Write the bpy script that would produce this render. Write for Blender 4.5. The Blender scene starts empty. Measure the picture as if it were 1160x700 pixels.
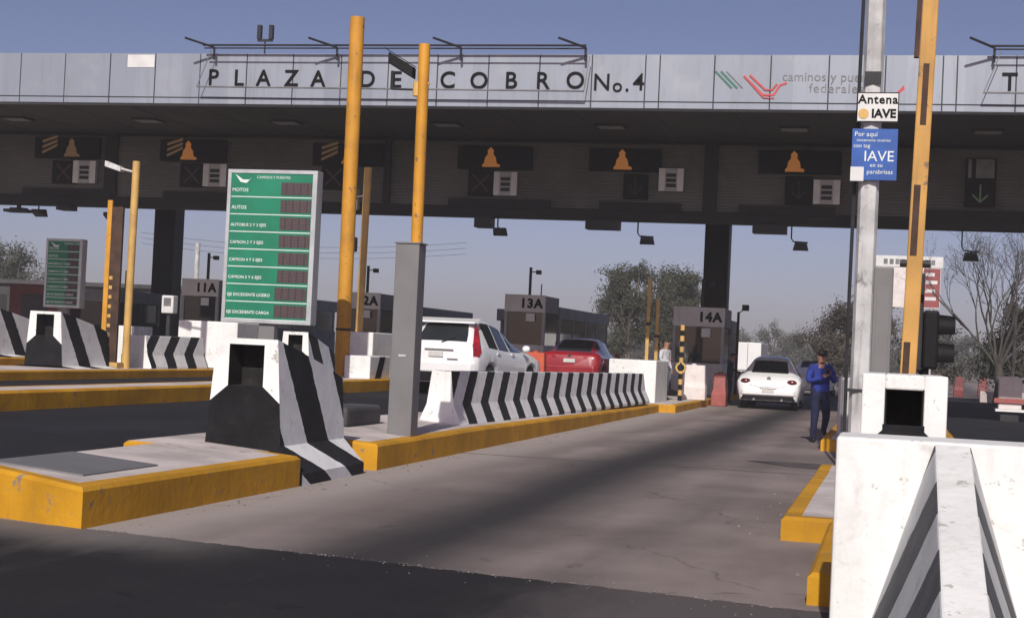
import bpy, bmesh, math, random
from mathutils import Vector, Matrix, noise as mnoise
random.seed(11)
R = math.radians
S = bpy.context.scene
COL = S.collection

# ------------------------------------------------------------------ mesh helpers
class MB:
    """collects geometry, links it as ONE mesh object"""
    def __init__(s):
        s.v = []; s.f = []; s.m = []
    def add(s, vs, fs, mi=0):
        o = len(s.v); s.v += [tuple(p) for p in vs]
        s.f += [tuple(i + o for i in q) for q in fs]; s.m += [mi] * len(fs); return s
    def box(s, x0, x1, y0, y1, z0, z1, mi=0):
        vs = [(x, y, z) for z in (z0, z1) for y in (y0, y1) for x in (x0, x1)]
        return s.add(vs, [(0, 2, 3, 1), (4, 5, 7, 6), (0, 1, 5, 4), (2, 6, 7, 3), (0, 4, 6, 2), (1, 3, 7, 5)], mi)
    def loft(s, rings, mi=0, cap=True, closed=True, mfun=None):
        n = len(rings[0]); vs = [p for r in rings for p in r]; o = len(s.v); s.v += [tuple(p) for p in vs]
        for i in range(len(rings) - 1):
            for j in range(n if closed else n - 1):
                k = (j + 1) % n
                s.f.append((o + i * n + j, o + i * n + k, o + (i + 1) * n + k, o + (i + 1) * n + j))
                s.m.append(mfun(i, j) if mfun else mi)
        if cap:
            s.f.append(tuple(o + j for j in reversed(range(n)))); s.m.append(mi)
            s.f.append(tuple(o + (len(rings) - 1) * n + j for j in range(n))); s.m.append(mi)
        return s
    def tube(s, path, r, n=8, mi=0, cap=True):
        path = [Vector(p) for p in path]; rs = r if isinstance(r, (list, tuple)) else [r] * len(path)
        rings = []; prev = None
        for i, p in enumerate(path):
            t = (path[min(i + 1, len(path) - 1)] - path[max(i - 1, 0)]).normalized()
            ref = prev if prev is not None else (Vector((0, 0, 1)) if abs(t.z) < .9 else Vector((1, 0, 0)))
            a = t.cross(ref).normalized() if prev is None else (prev - t * prev.dot(t)).normalized()
            prev = a; b = t.cross(a)
            rings.append([p + (a * math.cos(2 * math.pi * k / n) + b * math.sin(2 * math.pi * k / n)) * rs[i] for k in range(n)])
        return s.loft(rings, mi, cap)
    def poly(s, pts, mi=0):
        return s.add(pts, [tuple(range(len(pts)))], mi)
    def prism(s, pts, d, mi=0):
        """flat polygon pts (3D) extruded by the vector d"""
        d = Vector(d); n = len(pts); a = [Vector(p) for p in pts]; b = [p + d for p in a]
        fs = [tuple(reversed(range(n))), tuple(range(n, 2 * n))] + [(i, (i + 1) % n, n + (i + 1) % n, n + i) for i in range(n)]
        return s.add(a + b, fs, mi)
    def ball(s, c, r, mi=0, seg=10, rng=7):
        rx, ry, rz = r if isinstance(r, (tuple, list)) else (r, r, r); c = Vector(c); rings = []
        for i in range(1, rng):
            t = math.pi * i / rng
            rings.append([c + Vector((rx * math.sin(t) * math.cos(2 * math.pi * k / seg), ry * math.sin(t) * math.sin(2 * math.pi * k / seg), -rz * math.cos(t))) for k in range(seg)])
        return s.loft(rings, mi, True)
    def text(s, body, size, mat4, mi=0, align='CENTER', depth=.01, bold=0, spacing=1.0):
        cu = bpy.data.curves.new('lettering', 'FONT'); cu.body = body; cu.size = size; cu.extrude = depth
        cu.align_x = align; cu.align_y = 'CENTER'; cu.offset = bold; cu.space_character = spacing; cu.resolution_u = 5 if size > .25 else 2
        o = bpy.data.objects.new('lettering', cu); COL.objects.link(o)
        dg = bpy.context.evaluated_depsgraph_get(); me = bpy.data.meshes.new_from_object(o.evaluated_get(dg))
        s.add([mat4 @ v.co for v in me.vertices], [tuple(p.vertices) for p in me.polygons], mi)
        bpy.data.objects.remove(o); bpy.data.meshes.remove(me); bpy.data.curves.remove(cu)
        return s
    def build(s, name, mats, parent=None, loc=None, rz=0, bevel=0, smooth=0, fix=True, seg=2):
        me = bpy.data.meshes.new(name); me.from_pydata(s.v, [], s.f)
        if not isinstance(mats, (list, tuple)): mats = [mats]
        for m in mats: me.materials.append(m)
        me.polygons.foreach_set('material_index', s.m)
        if fix:
            bm = bmesh.new(); bm.from_mesh(me); bmesh.ops.recalc_face_normals(bm, faces=bm.faces); bm.to_mesh(me); bm.free()
        if smooth:
            me.polygons.foreach_set('use_smooth', [True] * len(me.polygons)); me.set_sharp_from_angle(angle=R(smooth))
        me.update()
        o = bpy.data.objects.new(name, me); COL.objects.link(o)
        if parent: o.parent = parent
        if loc: o.location = loc
        o.rotation_euler.z = rz
        if bevel:
            b = o.modifiers.new('bevel', 'BEVEL'); b.width = bevel; b.segments = seg; b.limit_method = 'ANGLE'; b.angle_limit = R(35)
        return o

def tag(o, label=None, cat=None, group=None, kind=None):
    if label: o['label'] = label
    if cat: o['category'] = cat
    if group: o['group'] = group
    if kind: o['kind'] = kind
    return o

def thing(name, label, cat, loc=(0, 0, 0), rz=0, group=None):
    o = bpy.data.objects.new(name, None); COL.objects.link(o); o.empty_display_size = .2
    o.location = loc; o.rotation_euler.z = rz
    return tag(o, label, cat, group)

def kids(o): return [c for c in COL.objects if c.parent == o]
def dup(root, loc, rz=None, label=None):
    r = root.copy(); COL.objects.link(r); r.location = loc
    if rz is not None: r.rotation_euler.z = rz
    if label: r['label'] = label
    for ch in kids(root):
        c = ch.copy(); COL.objects.link(c); c.parent = r
        for g in kids(ch):
            d = g.copy(); COL.objects.link(d); d.parent = c
    return r

def face_front(x, y, z):
    """matrix for lettering that stands upright and faces the viewer side (-Y)"""
    return Matrix.Translation((x, y, z)) @ Matrix.Rotation(R(90), 4, 'X')

# ------------------------------------------------------------------ materials
def nodes(name):
    m = bpy.data.materials.new(name); m.use_nodes = True; nt = m.node_tree
    return m, nt, nt.nodes['Principled BSDF']
def N(nt, t, **kw):
    n = nt.nodes.new(t)
    for k, v in kw.items():
        if k.startswith('i_'):
            n.inputs[k[2:].replace('_', ' ')].default_value = v
        else: setattr(n, k, v)
    return n
def rgb(c): return (c[0], c[1], c[2], 1) if not isinstance(c, (int, float)) else (c, c, c, 1)
def math_n(nt, op, a, b=None, c=None):
    n = nt.nodes.new('ShaderNodeMath'); n.operation = op
    for i, v in enumerate((a, b, c)):
        if v is None: continue
        if isinstance(v, (int, float)): n.inputs[i].default_value = v
        else: nt.links.new(v, n.inputs[i])
    return n.outputs[0]
def mix(nt, fac, a, b, mode='MIX'):
    n = nt.nodes.new('ShaderNodeMix'); n.data_type = 'RGBA'; n.blend_type = mode
    for k, v in ((0, fac), (6, a), (7, b)):
        sock = n.inputs[k]
        if isinstance(v, (int, float)): sock.default_value = v if k == 0 else (v, v, v, 1)
        elif isinstance(v, tuple): sock.default_value = rgb(v)
        else: nt.links.new(v, sock)
    return n.outputs[2]
def ramp(nt, x, lo, hi):
    n = nt.nodes.new('ShaderNodeMapRange'); n.interpolation_type = 'SMOOTHSTEP'
    nt.links.new(x, n.inputs[0]); n.inputs[1].default_value = lo; n.inputs[2].default_value = hi; return n.outputs[0]
def noise(nt, vec, scale, detail=4, rough=.55, dist=0):
    n = nt.nodes.new('ShaderNodeTexNoise'); n.inputs['Scale'].default_value = scale; n.inputs['Detail'].default_value = detail
    n.inputs['Roughness'].default_value = rough; n.inputs['Distortion'].default_value = dist
    nt.links.new(vec, n.inputs['Vector']); return n.outputs['Fac']
def coords(nt, world=False):
    if world: return nt.nodes.new('ShaderNodeNewGeometry').outputs['Position']
    tc = nt.nodes.new('ShaderNodeTexCoord'); oi = nt.nodes.new('ShaderNodeObjectInfo')
    k = math_n(nt, 'MULTIPLY', oi.outputs['Random'], 40.)
    a = nt.nodes.new('ShaderNodeVectorMath'); a.operation = 'ADD'; nt.links.new(tc.outputs['Object'], a.inputs[0]); nt.links.new(k, a.inputs[1])
    return a.outputs[0]
def scaled(nt, vec, s):
    n = nt.nodes.new('ShaderNodeVectorMath'); n.operation = 'MULTIPLY'; nt.links.new(vec, n.inputs[0]); n.inputs[1].default_value = s; return n.outputs[0]
def bump(nt, bs, h, strength, dist=.02):
    b = nt.nodes.new('ShaderNodeBump'); b.inputs['Strength'].default_value = strength; b.inputs['Distance'].default_value = dist
    nt.links.new(h, b.inputs['Height']); nt.links.new(b.outputs[0], bs.inputs['Normal'])

def pm(name, base, rough=.7, var=.12, scale=2.5, stain=0., staincol=(.12, .1, .08), streak=0., chip=0., chipcol=(.3, .28, .25), bmp=.0, metal=0., spec=.5, coat=0.):
    """painted / plain surface: tone variation, own-shape stains, run-off streaks, chips"""
    m, nt, bs = nodes(name); v = coords(nt)
    n1 = noise(nt, v, scale, 5); n2 = noise(nt, v, scale * 9, 4, .6)
    dark = tuple(c * (1 - var * 1.3) for c in base); lite = tuple(min(1, c * (1 + var)) for c in base)
    col = mix(nt, ramp(nt, n1, .3, .7), dark, lite)
    if stain:
        n3 = noise(nt, v, scale * 1.7, 7, .65, .6)
        col = mix(nt, math_n(nt, 'MULTIPLY', ramp(nt, n3, .54, .72), stain), col, staincol)
    if streak:
        n4 = noise(nt, scaled(nt, v, (9, 9, .7)), 1.3, 4, .6)
        col = mix(nt, math_n(nt, 'MULTIPLY', ramp(nt, n4, .52, .75), streak), col, staincol)
    if chip:
        n5 = noise(nt, v, scale * 6, 8, .7)
        col = mix(nt, math_n(nt, 'MULTIPLY', ramp(nt, n5, .63 - chip * .06, .66), 1.), col, chipcol)
    nt.links.new(col, bs.inputs['Base Color'])
    bs.inputs['Metallic'].default_value = metal; bs.inputs['Specular IOR Level'].default_value = spec
    if coat: bs.inputs['Coat Weight'].default_value = coat; bs.inputs['Coat Roughness'].default_value = .06
    nt.links.new(math_n(nt, 'ADD', math_n(nt, 'MULTIPLY', n2, .25), rough - .12), bs.inputs['Roughness'])
    if bmp: bump(nt, bs, n2, bmp)
    return m

def stripe_mat(name, period, off, duty, lean_lo=0., z0=0., lean_hi=0., black=(.012, .012, .014), white=(.84, .84, .85), wear=.55):
    m, nt, bs = nodes(name)
    tc = nt.nodes.new('ShaderNodeTexCoord'); sp = nt.nodes.new('ShaderNodeSeparateXYZ'); nt.links.new(tc.outputs['Object'], sp.inputs[0])
    v = coords(nt); wob = noise(nt, v, 7, 3)
    up = math_n(nt, 'MAXIMUM', math_n(nt, 'SUBTRACT', sp.outputs[2], z0), 0.)
    lo = math_n(nt, 'MINIMUM', math_n(nt, 'SUBTRACT', sp.outputs[2], z0), 0.)
    ph = math_n(nt, 'ADD', sp.outputs[1], math_n(nt, 'ADD', math_n(nt, 'MULTIPLY', up, lean_hi), math_n(nt, 'MULTIPLY', lo, lean_lo)))
    ph = math_n(nt, 'ADD', ph, math_n(nt, 'ADD', math_n(nt, 'MULTIPLY', wob, .07), math_n(nt, 'MULTIPLY', noise(nt, v, 40, 3), .02)))
    fr = math_n(nt, 'FRACT', math_n(nt, 'DIVIDE', math_n(nt, 'SUBTRACT', ph, off), period))
    isb = math_n(nt, 'LESS_THAN', fr, duty)
    n1 = noise(nt, v, 3, 6, .65); n2 = noise(nt, v, 22, 5, .65)
    w = mix(nt, ramp(nt, n1, .35, .7), tuple(c * .86 for c in white), white)
    w = mix(nt, math_n(nt, 'MULTIPLY', ramp(nt, noise(nt, v, 5, 8, .7), .57, .7), wear), w, (.33, .31, .28))
    b = mix(nt, ramp(nt, n1, .3, .75), black, tuple(c * 1.7 + .003 for c in black))
    b = mix(nt, math_n(nt, 'MULTIPLY', ramp(nt, n2, .6, .75), wear * .6), b, (.2, .19, .18))
    nt.links.new(mix(nt, isb, w, b), bs.inputs['Base Color']); bs.inputs['Roughness'].default_value = .75; bs.inputs['Specular IOR Level'].default_value = .25
    bump(nt, bs, n2, .25)
    return m

def emit_mat(name, col, strength, base=(.02, .02, .02)):
    m, nt, bs = nodes(name); bs.inputs['Base Color'].default_value = rgb(base)
    bs.inputs['Emission Color'].default_value = rgb(col); bs.inputs['Emission Strength'].default_value = strength; return m

def glass_mat(name, tint=(.012, .014, .016), rough=.06):
    m, nt, bs = nodes(name); v = coords(nt)
    nt.links.new(mix(nt, noise(nt, v, 2.2, 3), tint, tuple(c * 2.4 for c in tint)), bs.inputs['Base Color'])
    bs.inputs['Roughness'].default_value = rough; bs.inputs['Specular IOR Level'].default_value = .5; return m

def leaf_mat(name, a, b, c):
    m, nt, bs = nodes(name); v = coords(nt)
    n1 = noise(nt, v, .55, 3); n2 = noise(nt, v, 6., 2)
    col = mix(nt, ramp(nt, n1, .35, .65), a, b); col = mix(nt, ramp(nt, n2, .5, .75), col, c)
    nt.links.new(col, bs.inputs['Base Color']); bs.inputs['Roughness'].default_value = .75; bs.inputs['Specular IOR Level'].default_value = .2
    return m

M = {}
M['white'] = pm('white_paint', (.8, .8, .79), .7, .06, 1.6, stain=.4, staincol=(.46, .43, .39), streak=.28, chip=.55, chipcol=(.45, .43, .4), bmp=.25)
M['stone'] = pm('grey_stone_chips', (.2, .175, .165), .9, .35, 9)
M['white_clean'] = pm('white_enamel', (.78, .79, .8), .5, .05, 2, stain=.15, staincol=(.4, .4, .4))
M['black'] = pm('black_paint', (.009, .009, .011), .65, .35, 3, stain=.35, staincol=(.035, .032, .03), bmp=.2, spec=.2)
M['recess'] = pm('black_recess', (.012, .011, .011), .9, .5, 6, stain=.4, staincol=(.06, .055, .05))  # recess walls coloured near black with paler mottling
M['kerb'] = pm('yellow_kerb_paint', (.54, .268, .014), .75, .16, 1.3, stain=.45, staincol=(.27, .15, .05), streak=.3, chip=.7, chipcol=(.26, .2, .14), bmp=.3, spec=.25)
M['concrete'] = pm('island_concrete', (.54, .475, .455), .85, .18, 1.3, stain=.5, staincol=(.17, .15, .14), bmp=.35)
M['yellow'] = pm('yellow_pole_paint', (.58, .27, .02), .6, .16, 1.2, stain=.5, staincol=(.36, .17, .035), streak=.5, chip=.5, chipcol=(.16, .1, .06), bmp=.15)
M['yellow_pale'] = pm('faded_yellow_paint', (.58, .36, .11), .6, .12, 2, stain=.3, staincol=(.35, .22, .1), streak=.3)
M['ochre'] = pm('ochre_boom_paint', (.52, .28, .07), .65, .16, 1.6, stain=.55, staincol=(.3, .17, .07), streak=.5, chip=.5, chipcol=(.2, .13, .08))
M['slot'] = pm('dark_slot', (.06, .03, .018), .8, .3, 5)
M['grey_steel'] = pm('grey_painted_steel', (.17, .165, .17), .55, .08, 1.6, stain=.3, staincol=(.12, .11, .11), streak=.25)
M['dark_steel'] = pm('dark_steel', (.028, .028, .032), .55, .2, 3, spec=.3)
M['galv'] = pm('weathered_galvanised', (.52, .52, .52), .6, .2, 2.2, stain=.85, staincol=(.13, .13, .13), streak=.6)
M['sign_white'] = pm('sign_white_sheet', (.66, .66, .66), .45, .06, 3, stain=.15, staincol=(.4, .38, .36))
M['sign_blue'] = pm('sign_blue_sheet', (.012, .085, .36), .4, .12, 3)
M['sign_green'] = pm('sign_green_sheet', (.004, .2, .11), .45, .12, 1.5, streak=.2, staincol=(.02, .2, .12))
M['sign_frame'] = pm('aluminium_frame', (.5, .52, .54), .4, .1, 3, metal=.3)
M['ink'] = pm('black_ink', (.006, .006, .007), .6, .2, 3, spec=.12)
M['ink_grey'] = pm('grey_lettering', (.17, .17, .18), .5, .2, 3)
M['red_mark'] = pm('red_logo_paint', (.5, .05, .055), .5, .1, 3)
M['green_mark'] = pm('green_logo_paint', (.04, .17, .13), .5, .1, 3)
M['letter_white'] = pm('white_lettering', (.7, .75, .72), .5, .05, 3)
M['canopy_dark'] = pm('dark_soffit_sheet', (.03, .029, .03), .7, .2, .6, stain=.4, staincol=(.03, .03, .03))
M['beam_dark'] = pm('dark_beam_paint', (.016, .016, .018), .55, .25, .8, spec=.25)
M['lens_off'] = pm('light_diffuser', (.2, .2, .2), .5, .1, 3)
M['screen'] = pm('black_display', (.006, .006, .007), .5, .3, 6, spec=.15)
M['led_dim'] = pm('unlit_display', (.07, .06, .068), .5, .3, 30)
def led_mat():
    m, nt, bs = nodes('unlit_led_matrix'); tc = nt.nodes.new('ShaderNodeTexCoord'); sp = nt.nodes.new('ShaderNodeSeparateXYZ'); nt.links.new(tc.outputs['Object'], sp.inputs[0])
    dot = None
    for ax, pitch in ((0, .030), (2, .030)):
        fr = math_n(nt, 'ABSOLUTE', math_n(nt, 'SUBTRACT', math_n(nt, 'FRACT', math_n(nt, 'DIVIDE', sp.outputs[ax], pitch)), .5))
        k = math_n(nt, 'LESS_THAN', fr, .3); dot = k if dot is None else math_n(nt, 'MULTIPLY', dot, k)
    cell = math_n(nt, 'GREATER_THAN', math_n(nt, 'FRACT', math_n(nt, 'DIVIDE', sp.outputs[0], .15)), .14)
    tone = mix(nt, noise(nt, tc.outputs['Object'], 14, 4, .7), (.06, .03, .035), (.22, .13, .14))
    nt.links.new(mix(nt, math_n(nt, 'MULTIPLY', dot, cell), (.03, .024, .028), tone), bs.inputs['Base Color']); bs.inputs['Roughness'].default_value = .5
    return m
M['led_dim'] = led_mat()
M['red_dim'] = pm('dim_red_lamps', (.06, .022, .022), .5, .3, 8)
M['amber'] = emit_mat('amber_lamps', (1, .36, .07), .17, (.25, .1, .03))
M['amber_dim'] = emit_mat('faint_amber_lamps', (.9, .5, .2), .05, (.15, .1, .05))
M['green_dim'] = emit_mat('faint_green_lamps', (.5, .8, .5), .03, (.06, .1, .06))
M['booth_sign'] = pm('booth_white_panel', (.8, .8, .8), .55, .05, 1.5, streak=.25, staincol=(.4, .4, .4))
M['booth_grey'] = pm('booth_grey_panel', (.42, .42, .43), .6, .08, 1.5, stain=.2, staincol=(.25, .25, .25), streak=.2)
M['booth_mid'] = pm('booth_mid_grey_panel', (.27, .27, .28), .6, .12, 1.2, streak=.2)
M['booth_pale'] = pm('booth_pale_panel', (.75, .75, .74), .6, .08, 1.5, streak=.25, staincol=(.3, .3, .3))
M['glass'] = glass_mat('dark_window_glass')
M['car_white'] = pm('white_car_paint', (.8, .8, .81), .34, .02, 2, coat=.6)
M['car_red'] = pm('red_car_paint', (.30, .008, .018), .32, .1, 2, coat=.8)
M['tyre'] = pm('tyre_rubber', (.016, .016, .017), .85, .3, 6)
M['rim'] = pm('alloy_rim', (.4, .4, .41), .35, .1, 5, metal=.7)
M['plastic'] = pm('black_plastic', (.008, .008, .009), .65, .2, 5, spec=.2)
M['tail_red'] = pm('red_light_lens', (.32, .012, .02), .2, .2, 6, coat=.5)
M['tail_dark'] = pm('dark_red_light_lens', (.10, .012, .014), .2, .2, 6, coat=.5)
M['chrome'] = pm('bright_metal', (.55, .55, .56), .25, .1, 6, metal=.9)
M['orange'] = pm('orange_plastic', (.52, .075, .025), .5, .08, 3, stain=.2, staincol=(.4, .1, .05))
M['pink_white'] = pm('sunbleached_white_plastic', (.72, .66, .64), .5, .06, 3, stain=.3, staincol=(.5, .2, .17))
M['red_plastic'] = pm('red_plastic', (.33, .085, .075), .5, .12, 3, stain=.3, staincol=(.3, .15, .13))
M['bark'] = pm('grey_brown_bark', (.13, .105, .085), .9, .25, 4, bmp=.5)
M['twig'] = pm('pale_twig_bark', (.075, .066, .06), .9, .2, 4)
M['skin'] = pm('skin', (.33, .17, .11), .55, .08, 12)
M['hair'] = pm('black_hair', (.015, .012, .01), .6, .3, 20)
M['blue_cloth'] = pm('blue_jumper_cloth', (.018, .036, .25), .85, .25, 5, bmp=1.)
M['navy_cloth'] = pm('navy_cloth', (.012, .016, .06), .85, .25, 5, bmp=1.)
M['grey_cloth'] = pm('grey_trouser_cloth', (.15, .16, .2), .85, .2, 5, bmp=1.)
M['pale_cloth'] = pm('pale_shirt_cloth', (.5, .5, .54), .85, .12, 9)
M['dark_cloth'] = pm('dark_navy_cloth', (.015, .018, .035), .85, .25, 9)
M['shoe'] = pm('black_leather', (.012, .012, .013), .45, .3, 9)
M['bill_red'] = pm('red_hoarding', (.26, .06, .06), .6, .15, .8)
M['far_dark'] = pm('dark_distant_wall', (.06, .055, .06), .8, .3, .6)
M['truck_red'] = pm('dull_red_truck_paint', (.16, .03, .03), .5, .25, 1.2)
M['plate'] = pm('number_plate', (.6, .6, .58), .5, .1, 30, stain=.5, staincol=(.15, .15, .15))

def road_mat():
    m, nt, bs = nodes('worn_concrete_road'); v = coords(nt, True)
    sp = nt.nodes.new('ShaderNodeSeparateXYZ'); nt.links.new(v, sp.inputs[0]); X, Y = sp.outputs[0], sp.outputs[1]
    big = noise(nt, v, .35, 5, .6); mid = noise(nt, scaled(nt, v, (1.6, .35, 1)), 1.6, 6, .62); fine = noise(nt, v, 55, 4, .7); grain = noise(nt, v, 160, 2, .6)
    col = mix(nt, ramp(nt, big, .3, .7), (.175, .14, .132), (.285, .235, .222))
    col = mix(nt, math_n(nt, 'MULTIPLY', ramp(nt, mid, .45, .75), .35), col, (.13, .105, .097))
    # rubber and oil laid down along the middle of each lane
    wob = math_n(nt, 'MULTIPLY', math_n(nt, 'SUBTRACT', noise(nt, scaled(nt, v, (1, .12, 1)), .7, 4), .5), .7)
    drift = math_n(nt, 'MULTIPLY', math_n(nt, 'SUBTRACT', 22., Y), .02)
    for cx, wd, k in ((-3.25, 1.2, .97), (-1.75, .4, .2), (-4.75, .35, .15), (-9.2, 1.2, .6), (2.9, 1.2, .6)):
        d = math_n(nt, 'ABSOLUTE', math_n(nt, 'ADD', math_n(nt, 'ADD', math_n(nt, 'SUBTRACT', X, cx), wob), drift))
        f = math_n(nt, 'SUBTRACT', 1., ramp(nt, d, .05, wd))
        col = mix(nt, math_n(nt, 'MULTIPLY', f, k), col, (.026, .0235, .025))
    # sandy dust swept to the foot of the left kerb
    d = math_n(nt, 'ADD', math_n(nt, 'ABSOLUTE', math_n(nt, 'ADD', X, 5.6)), math_n(nt, 'MULTIPLY', math_n(nt, 'SUBTRACT', big, .5), 1.5))
    col = mix(nt, math_n(nt, 'MULTIPLY', math_n(nt, 'SUBTRACT', 1., ramp(nt, d, .1, 1.1)), .7), col, (.42, .37, .35))
    # sawn joint across the lane, hairline cracks
    jn = math_n(nt, 'ABSOLUTE', math_n(nt, 'SUBTRACT', math_n(nt, 'ADD', Y, math_n(nt, 'MULTIPLY', big, .3)), 21.3))
    col = mix(nt, math_n(nt, 'MULTIPLY', math_n(nt, 'LESS_THAN', jn, .045), .8), col, (.03, .028, .027))
    vo = nt.nodes.new('ShaderNodeTexVoronoi'); vo.feature = 'DISTANCE_TO_EDGE'; vo.inputs['Scale'].default_value = .28
    wv = nt.nodes.new('ShaderNodeVectorMath'); wv.operation = 'ADD'; nt.links.new(v, wv.inputs[0])
    cn = nt.nodes.new('ShaderNodeTexNoise'); cn.inputs['Scale'].default_value = .8; cn.inputs['Detail'].default_value = 6; nt.links.new(v, cn.inputs['Vector'])
    nt.links.new(cn.outputs['Color'], wv.inputs[1]); nt.links.new(wv.outputs[0], vo.inputs['Vector'])
    cr = math_n(nt, 'MULTIPLY', math_n(nt, 'LESS_THAN', vo.outputs['Distance'], .0035), ramp(nt, mid, .45, .6))
    col = mix(nt, math_n(nt, 'MULTIPLY', cr, .5), col, (.05, .045, .04))
    spots = ramp(nt, noise(nt, scaled(nt, v, (1, .5, 1)), 3.2, 3, .5), .68, .74)
    col = mix(nt, math_n(nt, 'MULTIPLY', spots, .6), col, (.06, .05, .05))
    col = mix(nt, math_n(nt, 'MULTIPLY', ramp(nt, fine, .5, .8), .3), col, (.34, .31, .29))
    nt.links.new(col, bs.inputs['Base Color']); bs.inputs['Roughness'].default_value = .82
    bs.inputs['Specular IOR Level'].default_value = .3
    bump(nt, bs, math_n(nt, 'ADD', fine, math_n(nt, 'MULTIPLY', grain, .5)), .35, .01)
    return m
def asphalt_mat(name, a, b, dust=None):
    m, nt, bs = nodes(name); v = coords(nt, True)
    big = noise(nt, v, .5, 5, .6); fine = noise(nt, v, 70, 3, .7); mid = noise(nt, scaled(nt, v, (1.5, .5, 1)), 1.4, 6, .65)
    col = mix(nt, ramp(nt, big, .3, .7), a, b)
    col = mix(nt, math_n(nt, 'MULTIPLY', ramp(nt, mid, .5, .8), .4), col, tuple(c * .7 for c in a))
    col = mix(nt, math_n(nt, 'MULTIPLY', ramp(nt, fine, .55, .85), .5), col, (.11, .105, .105))
    if dust:
        sp = nt.nodes.new('ShaderNodeSeparateXYZ'); nt.links.new(v, sp.inputs[0])
        # a worn pale band at each end of the patch and grit drifting in from the kerb
        e = math_n(nt, 'ADD', sp.outputs[0], math_n(nt, 'MULTIPLY', math_n(nt, 'SUBTRACT', mid, .5), 1.4))
        col = mix(nt, math_n(nt, 'MULTIPLY', ramp(nt, e, -2.5, -1.3), .8), col, (.125, .108, .108))
        col = mix(nt, math_n(nt, 'MULTIPLY', ramp(nt, noise(nt, scaled(nt, v, (2.2, .25, 1)), 1.1, 5, .6, .4), .56, .7), .5), col, (.055, .05, .05))
        col = mix(nt, math_n(nt, 'MULTIPLY', ramp(nt, noise(nt, v, 2.1, 3, .5), .68, .73), .75), col, (.012, .011, .012))
        e2 = math_n(nt, 'ADD', math_n(nt, 'ADD', math_n(nt, 'MULTIPLY', sp.outputs[0], .18), sp.outputs[1]), math_n(nt, 'MULTIPLY', math_n(nt, 'SUBTRACT', mid, .5), 1.))
        e3 = math_n(nt, 'MULTIPLY', ramp(nt, e2, 8.4, 9.6), math_n(nt, 'SUBTRACT', 1., ramp(nt, sp.outputs[0], -5.5, -3.9)))
        col = mix(nt, math_n(nt, 'MULTIPLY', e3, .8), col, (.2, .18, .17))
    nt.links.new(col, bs.inputs['Base Color']); bs.inputs['Roughness'].default_value = .85; bs.inputs['Specular IOR Level'].default_value = .12
    bump(nt, bs, fine, .4, .01)
    return m
M['road'] = road_mat()
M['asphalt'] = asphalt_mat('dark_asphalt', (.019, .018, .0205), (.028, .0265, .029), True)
M['asphalt_lane'] = asphalt_mat('lane_asphalt', (.02, .02, .0245), (.03, .03, .036))
def ground_mat():
    m, nt, bs = nodes('dry_ground'); v = coords(nt, True)
    col = mix(nt, ramp(nt, noise(nt, v, .06, 6), .35, .65), (.16, .13, .09), (.11, .115, .06))
    col = mix(nt, math_n(nt, 'MULTIPLY', ramp(nt, noise(nt, v, 3, 5), .5, .7), .5), col, (.22, .18, .13))
    nt.links.new(col, bs.inputs['Base Color']); bs.inputs['Roughness'].default_value = .95; return m
M['ground'] = ground_mat()
M['hill'] = leaf_mat('far_hill_scrub', (.09, .1, .1), (.12, .12, .11), (.13, .12, .1))
def fascia_mat():
    m, nt, bs = nodes('aluminium_fascia_panel'); v = coords(nt)
    sp = nt.nodes.new('ShaderNodeSeparateXYZ'); nt.links.new(v, sp.inputs[0])
    cell = nt.nodes.new('ShaderNodeTexWhiteNoise'); cell.noise_dimensions = '1D'
    nt.links.new(math_n(nt, 'FLOOR', math_n(nt, 'DIVIDE', sp.outputs[0], 1.31)), cell.inputs['W'])
    col = mix(nt, cell.outputs['Value'], (.245, .275, .335), (.30, .332, .398))
    col = mix(nt, math_n(nt, 'MULTIPLY', ramp(nt, noise(nt, scaled(nt, v, (3.5, 3.5, .35)), 1.4, 6, .65), .48, .72), .5), col, (.2, .205, .23))
    col = mix(nt, math_n(nt, 'MULTIPLY', ramp(nt, noise(nt, v, 1.1, 5, .6), .5, .75), .35), col, (.40, .41, .43))
    nt.links.new(col, bs.inputs['Base Color']); bs.inputs['Roughness'].default_value = .45; bs.inputs['Metallic'].default_value = .1
    return m
M['fascia'] = fascia_mat()
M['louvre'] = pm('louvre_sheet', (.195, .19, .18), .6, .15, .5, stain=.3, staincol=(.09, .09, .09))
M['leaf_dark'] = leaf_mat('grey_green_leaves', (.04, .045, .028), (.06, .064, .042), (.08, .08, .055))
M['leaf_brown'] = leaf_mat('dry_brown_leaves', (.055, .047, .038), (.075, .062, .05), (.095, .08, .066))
M['leaf_far'] = leaf_mat('distant_leaves', (.075, .08, .07), (.1, .1, .085), (.12, .115, .1))  # paler than the nearer leaves, distance haze put into the colour

# ------------------------------------------------------------------ the ground
HL = .36
def h(x, y):
    g = min(1, max(0, (-x - 6.1) / 1.0)); t = min(1, max(0, (y - 11.5) / 3.5))
    return HL * g * t
XB = [-7.1, -6.85, -6.6, -6.35, -6.1]; YB = [11.5, 12.2, 12.9, 13.6, 14.3, 15.0]
def sheet(name, xs, ys, off, mat, ymax=None, fn=None):
    """a ground sheet following the height profile; ymax(x) optionally trims its far edge"""
    mb = MB(); n = len(xs)
    for y in ys:
        for x in xs:
            yy = min(y, ymax(x)) if ymax else y
            mb.v.append((x, yy, (fn or h)(x, yy) + off))
    for j in range(len(ys) - 1):
        for i in range(n - 1):
            mb.f.append((j * n + i, j * n + i + 1, (j + 1) * n + i + 1, (j + 1) * n + i)); mb.m.append(0)
    return tag(mb.build(name, mat, fix=False), kind='structure')
sheet('ground', [-700, -300, -60] + XB + [-3, 0, 20, 60, 300, 700], [-60, -40, 0] + YB + [40, 100, 300, 900], -.03, M['ground'])
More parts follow.
